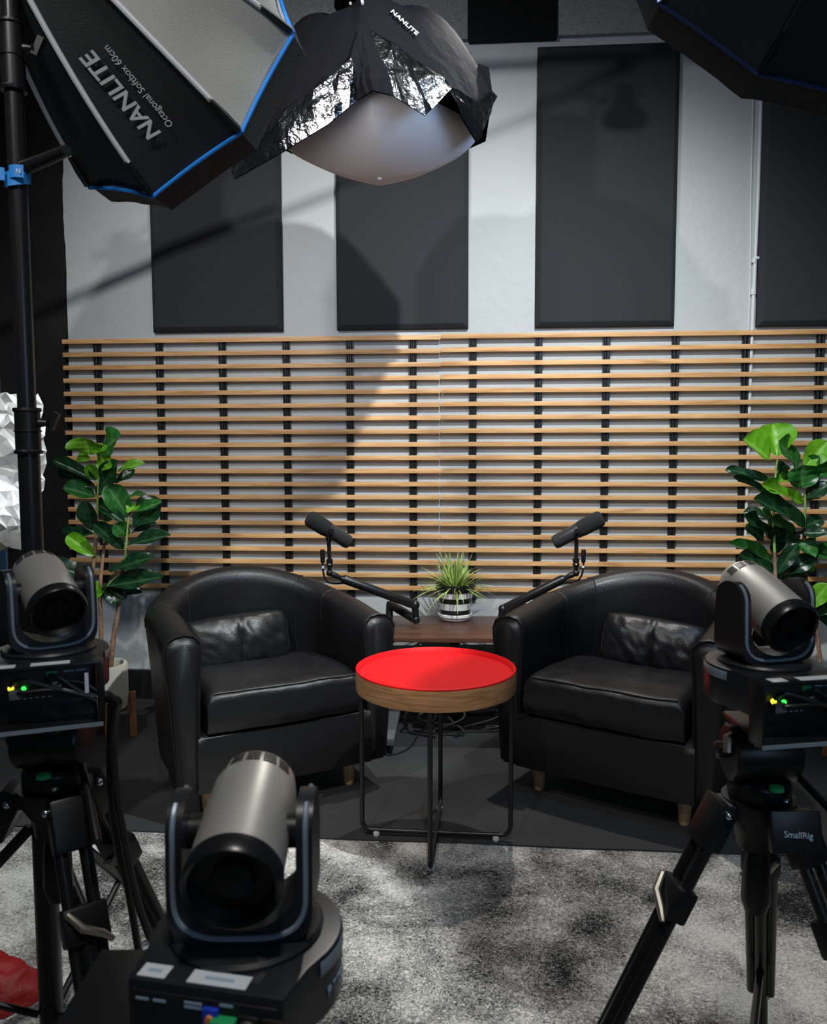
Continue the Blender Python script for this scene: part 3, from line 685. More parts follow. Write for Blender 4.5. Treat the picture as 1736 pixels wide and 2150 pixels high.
lp = [(465,400,420,195,330,'b',-.10),(620,360,745,180,310,'m',-.08),(590,565,650,345,320,'b',-.14),(545,690,65,450,130,'d',-.02),(545,690,450,515,120,'b',-.08),
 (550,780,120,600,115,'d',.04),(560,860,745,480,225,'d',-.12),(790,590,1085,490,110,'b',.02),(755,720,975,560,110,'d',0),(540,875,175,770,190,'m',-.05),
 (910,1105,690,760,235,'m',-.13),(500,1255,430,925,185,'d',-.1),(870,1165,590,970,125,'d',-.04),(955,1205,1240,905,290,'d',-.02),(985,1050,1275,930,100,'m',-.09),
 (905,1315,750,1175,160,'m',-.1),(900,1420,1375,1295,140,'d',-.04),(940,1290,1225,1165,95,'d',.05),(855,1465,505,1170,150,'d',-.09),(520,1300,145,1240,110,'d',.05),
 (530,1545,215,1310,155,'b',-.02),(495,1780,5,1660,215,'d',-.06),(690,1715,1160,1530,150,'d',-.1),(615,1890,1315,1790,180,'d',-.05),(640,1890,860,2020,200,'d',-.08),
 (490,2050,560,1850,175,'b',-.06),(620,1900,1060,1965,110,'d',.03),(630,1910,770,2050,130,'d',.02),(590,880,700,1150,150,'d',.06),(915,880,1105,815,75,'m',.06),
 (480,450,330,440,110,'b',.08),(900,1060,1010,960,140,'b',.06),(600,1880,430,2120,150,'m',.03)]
tk = [([(203,1400,0),(193,1330,0),(191,1225,0),(199,1165,0),(204,1078,0)], .0115, False), ([(204,1078,0),(205,1040,0),(209,990,0)], .006, True),
      ([(211,1400,-.02),(212,1310,-.02),(210,1240,-.02),(217,1160,0),(222,1100,.02)], .010, False),
      ([(232,1405,-.03),(238,1340,-.03),(247,1290,-.02),(255,1215,0),(262,1180,0)], .0115, False), ([(262,1180,0),(266,1130,0),(270,1085,0)], .006, True),
      ([(212,1250,-.02),(232,1222,-.03),(250,1206,-.03)], .004, True)]
pl_base = Vector((P(217, 1440, YL).x, YL, MATZ)); S2 = YL/FPX
fig('fiddle leaf plant in a cream pot on wooden legs, left of the left armchair', pl_base, tk, lp, (100, 880), 5.373, YL, (51*S2, P(217, 1500, YL-.1).z-MATZ, P(217, 1393, YL).z-MATZ), 11)
YR = 3.33
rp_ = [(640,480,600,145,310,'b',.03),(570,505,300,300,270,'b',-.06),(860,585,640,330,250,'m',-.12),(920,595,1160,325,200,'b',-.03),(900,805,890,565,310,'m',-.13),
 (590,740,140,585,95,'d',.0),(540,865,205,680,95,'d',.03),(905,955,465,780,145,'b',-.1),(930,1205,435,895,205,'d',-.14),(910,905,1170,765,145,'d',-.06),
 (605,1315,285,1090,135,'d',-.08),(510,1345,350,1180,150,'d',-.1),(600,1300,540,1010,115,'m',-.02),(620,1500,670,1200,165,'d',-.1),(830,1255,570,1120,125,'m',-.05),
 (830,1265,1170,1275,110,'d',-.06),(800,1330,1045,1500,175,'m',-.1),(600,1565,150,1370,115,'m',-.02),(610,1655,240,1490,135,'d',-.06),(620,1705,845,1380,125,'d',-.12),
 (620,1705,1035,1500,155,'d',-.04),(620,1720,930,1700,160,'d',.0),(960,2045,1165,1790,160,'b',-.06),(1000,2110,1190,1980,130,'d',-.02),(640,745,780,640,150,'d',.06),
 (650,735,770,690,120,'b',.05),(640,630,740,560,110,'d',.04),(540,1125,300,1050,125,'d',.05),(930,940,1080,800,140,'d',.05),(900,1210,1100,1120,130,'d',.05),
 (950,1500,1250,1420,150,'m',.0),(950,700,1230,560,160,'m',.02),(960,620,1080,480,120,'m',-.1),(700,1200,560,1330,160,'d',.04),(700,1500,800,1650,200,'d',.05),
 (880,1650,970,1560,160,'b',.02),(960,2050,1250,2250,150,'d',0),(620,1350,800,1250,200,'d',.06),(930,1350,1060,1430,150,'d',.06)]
tk = [([(1690,1480,0),(1692,1300,0),(1690,1180,0),(1688,1110,0)], .012, False), ([(1688,1110,0),(1690,1070,0),(1690,1030,0)], .006, True),
      ([(1640,1480,-.03),(1632,1300,-.03),(1628,1210,-.03),(1626,1160,-.03)], .010, False), ([(1626,1160,-.03),(1624,1080,-.02),(1628,1000,0),(1632,965,0)], .006, True),
      ([(1712,1480,0),(1720,1380,0),(1708,1290,0),(1700,1270,0)], .010, False)]
pr_base = Vector((P(1688, 1440, YR).x, YR, MATZ)); S2 = YR/FPX
fig('fiddle leaf plant with a bright yellow-green top leaf, right of the right armchair', pr_base, tk, rp_, (1500, 860), 4.886, YR, (53*S2, P(1688, 1545, YR-.1).z-MATZ, P(1688, 1430, YR).z-MATZ), 12)
#@@PTZ
# ------------------------------------------------------------------ PTZ cameras
def ptz(label, base_top, yaw, ytop, tilt, front=False):
    """base_top: world centre of the base's upper face; yaw of base; ytop: yaw of yoke; tilt: lens end below horizontal"""
    t = thing('ptz_camera', label, 'camera', base_top - Vector((0, 0, 0.056)), yaw, 'pan tilt zoom cameras')
    hb = 0.056; rw = 0.066; rr = 0.083
    poly = [(-rw, -0.086), (rw, -0.086), (rw+0.006, -0.045)] + [(rr*cos(a), rr*sin(a)) for a in [R(-14)+ (pi+R(28))*k/24 for k in range(25)]] + [(-rw-0.006, -0.045)]
    obj('base', MB().prism(poly, 0.0, hb), PTZBLK, t, bevel=0.003, angle=50)
    obj('foot_ring', MB().lathe([(1e-4, -0.008), (0.060, -0.008), (0.062, 0.001), (1e-4, 0.001)], 36), BLKPLAST, t)
    # grey indicator strip round the front left and right
    for a0 in (R(-22), R(148)):
        obj('indicator_strip', MB().lathe([(rr+.0006, hb-0.017), (rr+.0012, hb-0.016), (rr+.0012, hb-0.005), (rr+.0006, hb-0.004)], 14, None, a0, a0+R(54)), PTZEDGE, t)
    # rear panel with ports
    yb = -0.0862
    pn = obj('port_panel', MB().box((0, yb, 0.026), (2*rw-0.010, 0.002, 0.044)), PTZPANEL, t, bevel=0.0006)
    def port(name, x, z, w_, h_, m, d=0.004): return obj(name, MB().box((x, yb-0.001-d/2, z), (w_, d, h_)), m, pn, bevel=0.0008)
    if front:
        port('blue_jack', 0.007, 0.036, 0.013, 0.014, JACKBLUE)
        obj('jack_socket', MB().lathe([(1e-4, 0), (0.003, 0), (0.003, 0.006), (1e-4, 0.006)], 14, Matrix.Translation((0.007, yb-0.002, 0.036)) @ Matrix.Rotation(pi/2, 4, 'X')), JACKORANGE, pn)
        port('terminal_block', 0.019, 0.031, 0.019, 0.013, JACKGREEN, 0.010)
        for x in (0.038, 0.058):
            sp = port('round_socket', x, 0.031, 0.017, 0.019, PTZPANEL, 0.003)
            obj('socket_ring', MB().lathe([(0.0052, 0), (0.0066, 0.0), (0.0066, 0.003), (0.0052, 0.003)], 20, Matrix.Translation((x, yb-0.004, 0.031)) @ Matrix.Rotation(pi/2, 4, 'X')), SILVERMET, sp)
        for x, z, n_, w_ in ((-0.058, 0.0415, 2, 0.011), (-0.016, 0.0435, 1, 0.015), (-0.016, 0.0400, 1, 0.015), (0.014, 0.0455, 1, 0.011), (0.036, 0.016, 1, 0.017), (0.056, 0.015, 1, 0.009)):
            for q in range(n_):
                obj('port_marking', MB().box((x+q*(w_+.004)+w_/2, yb-0.0012, z), (w_, 0.0004, 0.0022)), PRINT, pn)
        q = rr+0.0008; ang = R(-13)
        for i, ch in enumerate('PTZOptics'):
            a_ = ang + i*R(6.2)
            if ch == 'i': a_ -= R(0)
            M = Matrix.Translation((q*cos(a_), q*sin(a_), 0.016)) @ Matrix.Rotation(a_+pi/2, 4, 'Z') @ Matrix.Rotation(pi/2, 4, 'X')
            text('logo_letter', ch, PRINT, M, t, 0.013, align='CENTER', extrude=0.0003)
    else:
        # open cable cage around the ports with plugs and leads
        port('green_terminal', 0.008, 0.041, 0.014, 0.008, JACKGREEN, 0.006)
        obj('link_light', MB().ball((-0.044, yb-0.008, 0.026), 0.0042, 10, 6), LEDY, pn)
        obj('link_light', MB().ball((-0.028, yb-0.008, 0.024), 0.0036, 10, 6), LEDG, pn)
        for k in range(6): obj('port_marking', MB().box((-0.036+k*0.008, yb-0.0012, 0.008), (0.004, 0.0004, 0.0016)), PRINT, pn)
        for k in range(2): obj('port_marking', MB().box((0.030+k*0.016, yb-0.0012, 0.042), (0.013, 0.0004, 0.0018)), PRINT, pn)
        port('network_plug', -0.038, 0.018, 0.016, 0.013, DESKSTEEL, 0.016); port('video_plug', 0.014, 0.025, 0.012, 0.012, SILVERMET, 0.012)
        z_lo = -0.030
        cg = MB().box((0, yb-0.014, z_lo), (2*rw+.016, 0.034, 0.004)).box((0, yb+.003, z_lo/2), (2*rw, .003, -z_lo)); cgo = obj('cable_cage', cg.box((-rw-.006, yb-.014, (hb+z_lo)/2), (0.004, 0.034, hb-z_lo)).box((rw+.006, yb-.014, (hb+z_lo)/2), (0.010, 0.034, hb-z_lo)).box((0, yb-.014, hb+.001), (2*rw+.016, 0.034, 0.004)), BLKSAT, t, bevel=0.001)
        obj('cage_lip', MB().box((0, yb-.0315, z_lo), (2*rw+.016, 0.002, 0.0055)), PTZEDGE, cgo)
        for k, (x0, z0, x1, z1) in enumerate(((-0.038, .018, .066, .006), (0.014, .026, .070, .018), (-0.044, .030, .064, .012), (0.0, .03, .066, .014))):
            obj('lead', MB().tube(spline([(x0, yb-.010, z0), (x0+.012, yb-.020, z0+.004+.003*k), ((x0+x1)/2+.01, yb-.026, (z0+z1)/2+.010-.004*k), (x1, yb-.027, z1-.004)]), 0.0022 if k % 2 else 0.0030, 8), CABLE, pn)
        obj('tie_tab', MB().box((0.054, yb-.030, 0.030), (0.005, 0.002, 0.028)), STICKER, cgo)
    # stickers on top of the base
    zt_ = hb + (0.0036 if not front else 0.0006); ys = -0.082 if front else -0.114
    for x, w_ in ((-0.048, 0.024), (0.008, 0.050)):
        so = obj('sticker', MB().box((x, ys+0.008, zt_), (w_, 0.016, 0.0006)), STICKER, t)
        if front: obj('printed_line', MB().box((x, ys+0.008, zt_+0.0004), (w_*.5, 0.004, 0.0002)), PRINT, so)
    # yoke
    Y = Matrix.Rotation(ytop-yaw, 4, 'Z')
    obj('turntable', MB().lathe([(1e-4, hb), (0.066, hb), (0.067, hb+.003), (0.064, hb+.006), (1e-4, hb+.006)], 40, Y), PTZBLK, t)
    wo, wi, h0, h1 = 0.0615, 0.0475, hb+0.005, hb+0.124
    dep = 0.031; zc = h0+0.050; O, I, HD = [], [], []
    for i in range(13):                      # left arm, tip downwards
        q = i/12; z = h1-(h1-zc)*q**1.6; O.append((-wo, z)); I.append((-wi, z)); HD.append(z)
    for i in range(1, 24):
        th = pi + pi*i/24; c_, s_ = cos(th), sin(th)
        O.append((wo*math.copysign(abs(c_)**0.42, c_), zc - (zc-h0)*abs(s_)**0.42)); I.append((wi*c_, zc-0.038*abs(s_))); HD.append(zc)
    for i in range(12, -1, -1):
        q = i/12; z = h1-(h1-zc)*q**1.6; O.append((wo, z)); I.append((wi, z)); HD.append(z)
    def half(z):
        k = max(0.0, (z-(h1-dep*0.8))/(dep*0.8)); return dep*(1.12-0.12*(z-zc)/(h1-zc))*math.sqrt(max(0.02, 1-k*k*0.98))
    N_ = len(O); vs = []
    for i in range(N_):
        h_ = half(HD[i]); ins = 0.0015 if HD[i] > h1-.004 else 0
        vs += [Y @ Vector((O[i][0], -h_, O[i][1])), Y @ Vector((I[i][0], -h_, I[i][1])), Y @ Vector((I[i][0], h_, I[i][1])), Y @ Vector((O[i][0], h_, O[i][1]))]
    fs = [(4*i+k, 4*i+(k+1) % 4, 4*i+4+(k+1) % 4, 4*i+4+k) for i in range(N_-1) for k in range(4)] + [(0, 1, 2, 3), tuple(4*(N_-1)+k for k in range(4))]
    yo = obj('yoke', MB().add(vs, fs), PTZBLK, t, angle=40)
    for s in (-1, 1):
        pts = []
        for i in range(2, N_-2):
            a_, b_ = O[i], I[i]; h_ = half(HD[i]); f_ = 0.42
            pts.append(Y @ Vector((a_[0]*(1-f_)+b_[0]*f_, s*h_*1.01, a_[1]*(1-f_)+b_[1]*f_)))
        obj('edge_highlight_trim', MB().tube(pts, 0.0024, 6), PTZEDGE, yo)  # pale tube paints in the highlight along the yoke chamfer
    # head: axis from the lens end (towards -y, down) to the vented end
    piv = Vector((0, 0, hb+0.088)); ax = Vector((0, cos(tilt), sin(tilt)))
    H = Y @ along(piv - ax*0.062, piv + ax*0.062)
    r = 0.0395
    obj('head_shell', MB().lathe([(r, 0.012), (r*1.0, 0.060), (r*0.97, 0.112), (r*0.90, 0.128), (r*0.72, 0.138), (r*0.4, 0.142), (1e-4, 0.143)], 56, H), PTZGREY, t, angle=80)
    obj('front_ring', MB().lathe([(r*0.98, 0.012), (r*1.03, 0.010), (r*1.04, -0.004), (r*0.98, -0.008), (r*0.90, -0.006)], 56, H), BLKSAT, t)
    obj('lens_face', MB().lathe([(r*0.93, -0.004), (r*0.80, 0.004), (r*0.45, 0.006), (r*0.42, 0.001), (1e-4, 0.0)], 48, H), LENSBLK, t)
    obj('chin_block', MB().box((0, 0, 0), (0.05, 0.016, 0.02)), BLKPLAST, t).matrix_local = H @ Matrix.Translation((0, -r*0.98, 0.03))
    for s in (-1, 1):
        obj('pivot', MB().lathe([(1e-4, 0), (0.015, 0), (0.015, 0.012), (1e-4, 0.012)], 20, Y @ Matrix.Translation(piv + Vector((s*(0.036 if s > 0 else 0.048), 0, 0))) @ Matrix.Rotation(pi/2, 4, 'Y')), BLKPLAST, t)
    # vent slits near the rear end, on the upper side
    up = (Y.to_3x3() @ Vector((0, -sin(tilt), cos(tilt)))); Hl = H.to_3x3().inverted() @ up; a_up = math.atan2(Hl.y, Hl.x)
    for c in range(5):
        for q in range(4):
            aa = a_up + (c-2)*0.42; zz = 0.1125 + q*0.0042
            rad = r*0.97 - (r*0.07)*(zz-0.1115)/0.016
            vs = []
            for i in range(4):
                a_ = aa - 0.17 + 0.34*i/3
                for dz in (-0.0012, 0.0012):
                    rz_ = rad - r*0.07/0.016*dz*1.0
                    vs.append(H @ Vector(((rz_+0.0005)*cos(a_), (rz_+0.0005)*sin(a_), zz+dz)))
            obj('vent_slit', MB().add(vs, [(2*i, 2*i+1, 2*i+3, 2*i+2) for i in range(3)]), LENSBLK, t)
    return t
FCAM, LCAM, RCAM = P(520, 1945, 0.70), P(104, 1362, 1.22), P(1602, 1388, 1.22)
ptz('silver pan tilt zoom camera in the near foreground, ports facing us, its head leaning right', FCAM, R(-12), R(1), R(14), True)
ptz('silver pan tilt zoom camera at the left edge in front of the left plant', LCAM, R(20), R(37), R(20))
ptz('silver pan tilt zoom camera on the right, in front of the right armchair', RCAM, R(10), R(14), R(22))

# ------------------------------------------------------------------ tripods
def tripod(label, top, az0, logo=False, wide=False):
    """top: world centre under the camera base"""
    zt_ = top.z; base = Vector((top.x, top.y, 0)); t = thing('tripod', label, 'tripod', base, 0, 'black video tripods')
    zb_ = zt_-0.155     # bowl centre
    L = lambda p: Vector(p)
    obj('camera_plate', MB().box((0, -0.01, zt_-0.014), (0.075, 0.13, 0.012)), BLKSAT, t, bevel=0.002)
    if wide:
        obj('side_plate', MB().box((-0.095, -0.005, zt_-0.010), (0.13, 0.16, 0.012)), BLKSAT, t, bevel=0.003)
    hd = obj('fluid_head', MB().box((0, 0, zt_-0.045), (0.085, 0.075, 0.05)).lathe([(1e-4, -.05), (.040, -.05), (.042, -.045), (.042, .045), (.040, .05), (1e-4, .05)], 28, Matrix.Translation((0, 0, zt_-.055)) @ Matrix.Rotation(pi/2, 4, 'Y')).lathe([(1e-4, zt_-.125), (.044, zt_-.125), (.046, zt_-.12), (.046, zt_-.098), (.040, zt_-.09), (1e-4, zt_-.09)], 32), BLKPLAST, t, bevel=0.003)
    obj('bubble_level', MB().lathe([(1e-4, 0), (.011, 0), (.010, .006), (1e-4, .008)], 16, Matrix.Translation((0.005, -0.047, zt_-.094))), BUBBLE, hd)
    obj('knob', MB().lathe([(1e-4, 0), (.013, 0), (.013, .016), (.010, .018), (1e-4, .018)], 14, Matrix.Translation((-0.05, 0.0, zt_-.05)) @ Matrix.Rotation(-pi/2, 4, 'Y')), BLKSAT, hd)
    obj('release_lever', MB().tube([(-.045, -.01, zt_-.022), (-.058, -.02, zt_-.024), (-.060, -.026, zt_-.045)], [.005, .007, .006], 8), SILVERMET, hd)
    obj('bolt', MB().ball((0.02, -0.046, zt_-.112), .005, 10, 6), CHROME, hd)
    obj('pan_handle', MB().tube([(0.05, -0.02, zt_-.085), (0.075, -0.06, zt_-.115), (0.105, -0.11, zt_-.16)], [.006, .006, .007], 10), BLKSAT, t)
    bw = obj('bowl', MB().lathe([(1e-4, zb_-.045), (.030, zb_-.045), (.034, zb_-.02), (.052, zb_+.012), (.054, zb_+.032), (1e-4, zb_+.034)], 32), BLKPLAST, t)
    obj('center_grip', MB().tube([(0, 0, zb_-.045), (0, 0, zb_-.075), (0, 0, zb_-.13), (0, 0, zb_-.15)], [.016, .020, .022, .016], 14), BLKPLAST, t)
    foot_r = zb_*0.57
    mid = []
    for k in range(3):
        a = az0 + k*2*pi/3; u = Vector((cos(a), sin(a), 0)); s = Vector((-sin(a), cos(a), 0))
        p0 = u*0.062 + Vector((0, 0, zb_+.012)); p1 = u*foot_r + Vector((0, 0, 0.02)); d = (p1-p0).normalized(); Lg = (p1-p0).length
        n_ = d.cross(s)
        rot = Matrix((s, n_, d)).transposed()
        lg = obj('leg', MB().box(p0 + d*0.02, (0.052, 0.036, 0.075), rot).box(u*0.035 + Vector((0, 0, zb_+.016)), (0.06, 0.05, 0.026), Matrix.Rotation(a, 3, 'Z')), BLKPLAST, t, bevel=0.005)
        for ss in (-1, 1):
            obj('upper_tube', MB().tube([p0 + s*ss*0.017 + d*0.05, p0 + s*ss*0.017 + d*Lg*0.20], 0.0095, 12), BLKSAT, lg)
            obj('hinge_bolt', MB().ball(p0 + s*ss*0.029 - n_*0.0 - d*0.004, 0.0062, 10, 6, (1, 1, 1)), CHROME, lg)
        c = p0 + d*Lg*0.20
        obj('leg_lock', MB().box(c, (0.062, 0.034, 0.052), rot), BLKPLAST, lg, bevel=0.006)
        side = n_ if n_.y < 0 else -n_
        obj('lock_lever', MB().tube([c + side*0.020 - s*0.026 - d*.02, c + side*0.026 - s*0.010 + d*.004, c + side*0.022 + s*0.016 + d*0.018, c + side*.018 + s*0.03 + d*.03], [.0045, .0065, .006, .004], 8), SILVERMET, lg)
        obj('lower_tube', MB().tube([c - d*.02, p1 - d*0.03], 0.013, 12), BLKSAT, lg)
        obj('lower_rail', MB().tube([c + s*0.019 - d*.02, c + s*0.016 + d*Lg*0.5], 0.0085, 10).tube([c - s*0.019 - d*.02, c - s*0.016 + d*Lg*0.5], 0.0085, 10), BLKSAT, lg)
        obj('foot', MB().tube([p1 - d*0.05, p1 - d*0.01, p1 + d*.004], [0.016, 0.020, 0.014], 12), BLKPLAST, lg)
        mid.append(p0 + d*Lg*0.60)
    cc = sum(mid, Vector())/3 + Vector((0, 0, 0.01))
    sp = obj('spreader', MB().lathe([(1e-4, -.012), (.028, -.012), (.028, .012), (1e-4, .012)], 20, Matrix.Translation(cc)), BLKPLAST, t)
    for m_ in mid: obj('spreader_arm', MB().tube([cc, m_], 0.007, 8), BLKSAT, sp)
    if logo:
        a = az0 + 2*2*pi/3; u = Vector((cos(a), sin(a), 0))
        pb = P(1676, 1754, 1.135)-base; rx = Matrix.Rotation(R(-14), 3, 'X')
        pl_ = obj('badge_plate', MB().box(pb+Vector((0, .012, 0)), (0.074, 0.018, 0.060), rx).tube([pb+Vector((0, .014, 0)), Vector((0.02, -.02, zb_))], .016, 10), BLKPLAST, t, bevel=.006)
        text('lettering', 'SmallRig', PRINT, Matrix.Translation(pb+Vector((0.0, -.0005, -.004))) @ Matrix.Rotation(R(4), 4, 'Y') @ Matrix.Rotation(R(90-14), 4, 'X'), pl_, 0.0125, align='CENTER', extrude=0.0006)
    return t
tripod('black video tripod under the left camera, hung with cables', LCAM - Vector((0, 0, 0.086)), R(68))
tripod('black video tripod under the right camera, with pale lettering', RCAM - Vector((0, 0, 0.086)), R(64), logo=True)
tripod('black video tripod holding up the near foreground camera', FCAM - Vector((0, 0, 0.064)), R(90), wide=True)

# cables hanging beside the left tripod
for k, (lab, px) in enumerate((('thick black cable hanging from the left camera, nearer the armchair', [(215, 1468, 1.17), (246, 1470, 1.16), (243, 1495, 1.17), (237, 1560, 1.19), (243, 1660, 1.2), (262, 1770, 1.22), (285, 1880, 1.24), (312, 1960, 1.26), (335, 2010, 1.28)]),
                               ('thick black cable hanging from the left camera, nearer the tripod', [(205, 1462, 1.16), (232, 1462, 1.17), (234, 1500, 1.19), (232, 1580, 1.2), (236, 1690, 1.22), (250, 1790, 1.24), (268, 1860, 1.26), (290, 1990, 1.3), (300, 2060, 1.32)]))):
    pts = [P(*q) for q in px]; end = pts[-1].copy()
    pts += [Vector((end.x+.05, end.y+.06, end.z*0.4)), Vector((end.x+.02, end.y+.10, 0.006)), Vector((end.x-.15, end.y+.02, 0.006))]
    single('hanging_cable', MB().tube(spline(pts), 0.0062, 8), CABLE, lab, 'cable', Vector((pts[-1].x, pts[-1].y, 0.0)), 'cables hanging from the left camera')
#@@LIGHTS
# ------------------------------------------------------------------ octagonal softboxes on stands
def softbox(label, C, n, Rr, spin, depth, mats, blue, lens, power, col, bow=0.03, lit=True):
    C = Vector(C); n = Vector(n).normalized(); e1 = n.cross(Vector((0, 0, 1))).normalized(); e2 = e1.cross(n)
    apex = C - n*depth
    t = thing('softbox', label, 'softbox', C, 0, 'octagonal softboxes')
    V = [C + (e1*cos(spin+k*pi/4) + e2*sin(spin+k*pi/4))*Rr for k in range(8)]
    B = [apex + (v-C)*0.17 for v in V]
    def edge(k, q):      # bowed rod from the ring to the rim
        v, b = V[k % 8], B[k % 8]; out = (v-C).normalized()*0.8 - n*0.2
        return b.lerp(v, q) + out*bow*4*q*(1-q)*(1.0)
    def surf(k, u, q):
        a, b = edge(k, q), edge(k+1, q); p = a.lerp(b, u)
        cen = apex.lerp(C, q); inn = (cen-p).normalized()
        sag = 0.010*4*u*(1-u)*(0.3+q) + 0.006*noise.noise(p*9)*4*u*(1-u)
        return p + inn*sag
    for k in range(8):
        obj('side_panel', MB().grid(lambda u, q: surf(k, u, q), 10, 14), mats[k], t, world=True, angle=80, fixn=False)
    for k in range(8):
        obj('rod_sleeve', MB().tube([edge(k, q) + (edge(k, q)-apex.lerp(C, q)).normalized()*.002 for q in [0.05+0.80*i/10 for i in range(11)]], 0.0055, 8), RODW if lit else SBBLACK, t, world=True)  # sleeves coloured black instead of white where the softbox back is in shade
        obj('rod_tip', MB().tube([edge(k, q) + (edge(k, q)-apex.lerp(C, q)).normalized()*.003 for q in (0.84, 0.92, 0.985)], [0.0045, 0.0075, 0.007], 8), BLKPLAST, t, world=True)
        obj('rim_piping', MB().tube([V[k].lerp(V[(k+1) % 8], i/8) + (V[k].lerp(V[(k+1) % 8], i/8)-C).normalized()*(.002-0.006*4*(i/8)*(1-i/8)) for i in range(9)], 0.0042, 8), blue, t, world=True)
        a, b = V[k], V[(k+1) % 8]; 
        obj('front_lip', MB().grid(lambda u, q: a.lerp(b, u) - (a.lerp(b, u)-C)*(0.02*q+0.02*4*u*(1-u)) + n*0.055*q + Vector((0, 0, 1))*0.004*noise.noise(a.lerp(b, u)*14+Vector((0, 0, q))), 8, 3), SBBLACK, t, world=True, fixn=False)
    obj('front_diffuser', MB().add([v*0.97+C*0.03 + n*0.004 for v in V], [tuple(range(8))]), DIFFUSER, t, world=True)
    obj('speed_ring', MB().lathe([(Rr*.12, -.02), (Rr*.20, -.02), (Rr*.20, .012), (Rr*.12, .012)], 28, along(apex, C)), BLKSAT, t, world=True)
    l = disc('softbox_lamp', C + n*0.02, n, power, Rr*1.7, col)
    return t, V, B, apex, edge, surf, n
SBN = (0.4661, 0.794, -0.3903)
Csb = Vector((-0.5004, 1.8532, 2.0367))
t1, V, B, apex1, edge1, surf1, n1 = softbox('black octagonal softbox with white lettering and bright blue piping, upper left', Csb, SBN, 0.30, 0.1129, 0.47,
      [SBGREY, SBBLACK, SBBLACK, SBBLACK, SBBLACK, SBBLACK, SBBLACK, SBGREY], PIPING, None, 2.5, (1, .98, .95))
# lettering sewn on the panel between rods 1 and 2, reading towards the lamp
def on_panel(k, px, py):
    best = None
    for i in range(41):
        for j in range(41):
            p = surf1(k, i/40, j/40); r = (p-EYE); rr_ = ray(px, py); d_ = (r.normalized()-rr_.normalized()).length
            if best is None or d_ < best[0]: best = (d_, p)
    return best[1]
a0 = on_panel(6, 343, 281); a1 = on_panel(6, 196, 106); y_hint = on_panel(6, 316, 288) - a0
nrm_ = ((a1-a0).cross(y_hint)).normalized(); lift = nrm_*0.006
if nrm_.dot(EYE-a0) < 0: nrm_ = -nrm_; lift = -lift
me = text_mesh('NANLITE', WHITEPRINT, 0.06, bold=0.0012, shear=0.15); wdt = max(v.co.x for v in me.vertices); k_ = (a1-a0).length/wdt
me.transform(Matrix.Translation(-t1.location) @ frame(a0 + lift, a1-a0, nrm_.cross(a1-a0)) @ Matrix.Diagonal((k_, k_*1.0, k_, 1)))
o = bpy.data.objects.new('lettering', me); COL.objects.link(o); o.parent = t1
b0 = on_panel(6, 366, 262); b1 = on_panel(6, 228, 92)
me = text_mesh('Octagonal Softbox 60cm', WHITEPRINT, 0.03, shear=0.1); wdt = max(v.co.x for v in me.vertices); k_ = (b1-b0).length/wdt
me.transform(Matrix.Translation(-t1.location) @ frame(b0 + lift, b1-b0, nrm_.cross(b1-b0)) @ Matrix.Diagonal((k_, k_*1.15, k_, 1)))
o = bpy.data.objects.new('lettering', me); COL.objects.link(o); o.parent = t1

SBN2 = Vector((-0.30, 0.779, -0.551)); q2 = 0.711
Csb2 = EYE + (Vector((1.067, 2.677, 2.619+0.0))-EYE)*q2
t2, V2, B2, apex2, edge2, surf2, n2 = softbox('large black softbox with shaded blue piping cutting the upper right corner', Csb2, SBN2, 0.45*q2, -2.8046, 0.46, [SBBLACK]*8, PIPINGD, None, 5, (.42, .66, 1), lit=False)

# lamp heads and stands
def lamp_head(label, apex, n, stand_x):
    a = apex - n*0.26; t = thing('studio_lamp', label, 'studio lamp', a, 0, 'studio lamps behind the softboxes')
    M = along(a, apex)
    obj('housing', MB().lathe([(1e-4, 0), (.055, 0), (.062, .01), (.062, .20), (.055, .22), (.055, .255), (1e-4, .255)], 32, M), BLKSAT, t, world=True)
    for k in range(5): obj('cooling_fin', MB().lathe([(.062, .04+k*.03), (.068, .043+k*.03), (.068, .05+k*.03), (.062, .053+k*.03)], 32, M), BLKPLAST, t, world=True)
    obj('lamp_bracket', MB().tube([a + n*.12 + Vector((0, .075, 0)), a + n*.12 + Vector((0, .075, -.12)), a + n*.12 + Vector((0, -.075, -.12)), a + n*.12 + Vector((0, -.075, 0))], .009, 8), BLKSAT, t, world=True)
    return a + n*.12 + Vector((0, 0, -.12))
h1_ = lamp_head('black studio lamp behind the lettered softbox, above the frame edge', apex1, n1, 0)
h2_ = lamp_head('black studio lamp behind the dark right softbox, above the frame edge', apex2, n2, 0)
YS = 1.55
xs = P(36, 350, YS).x
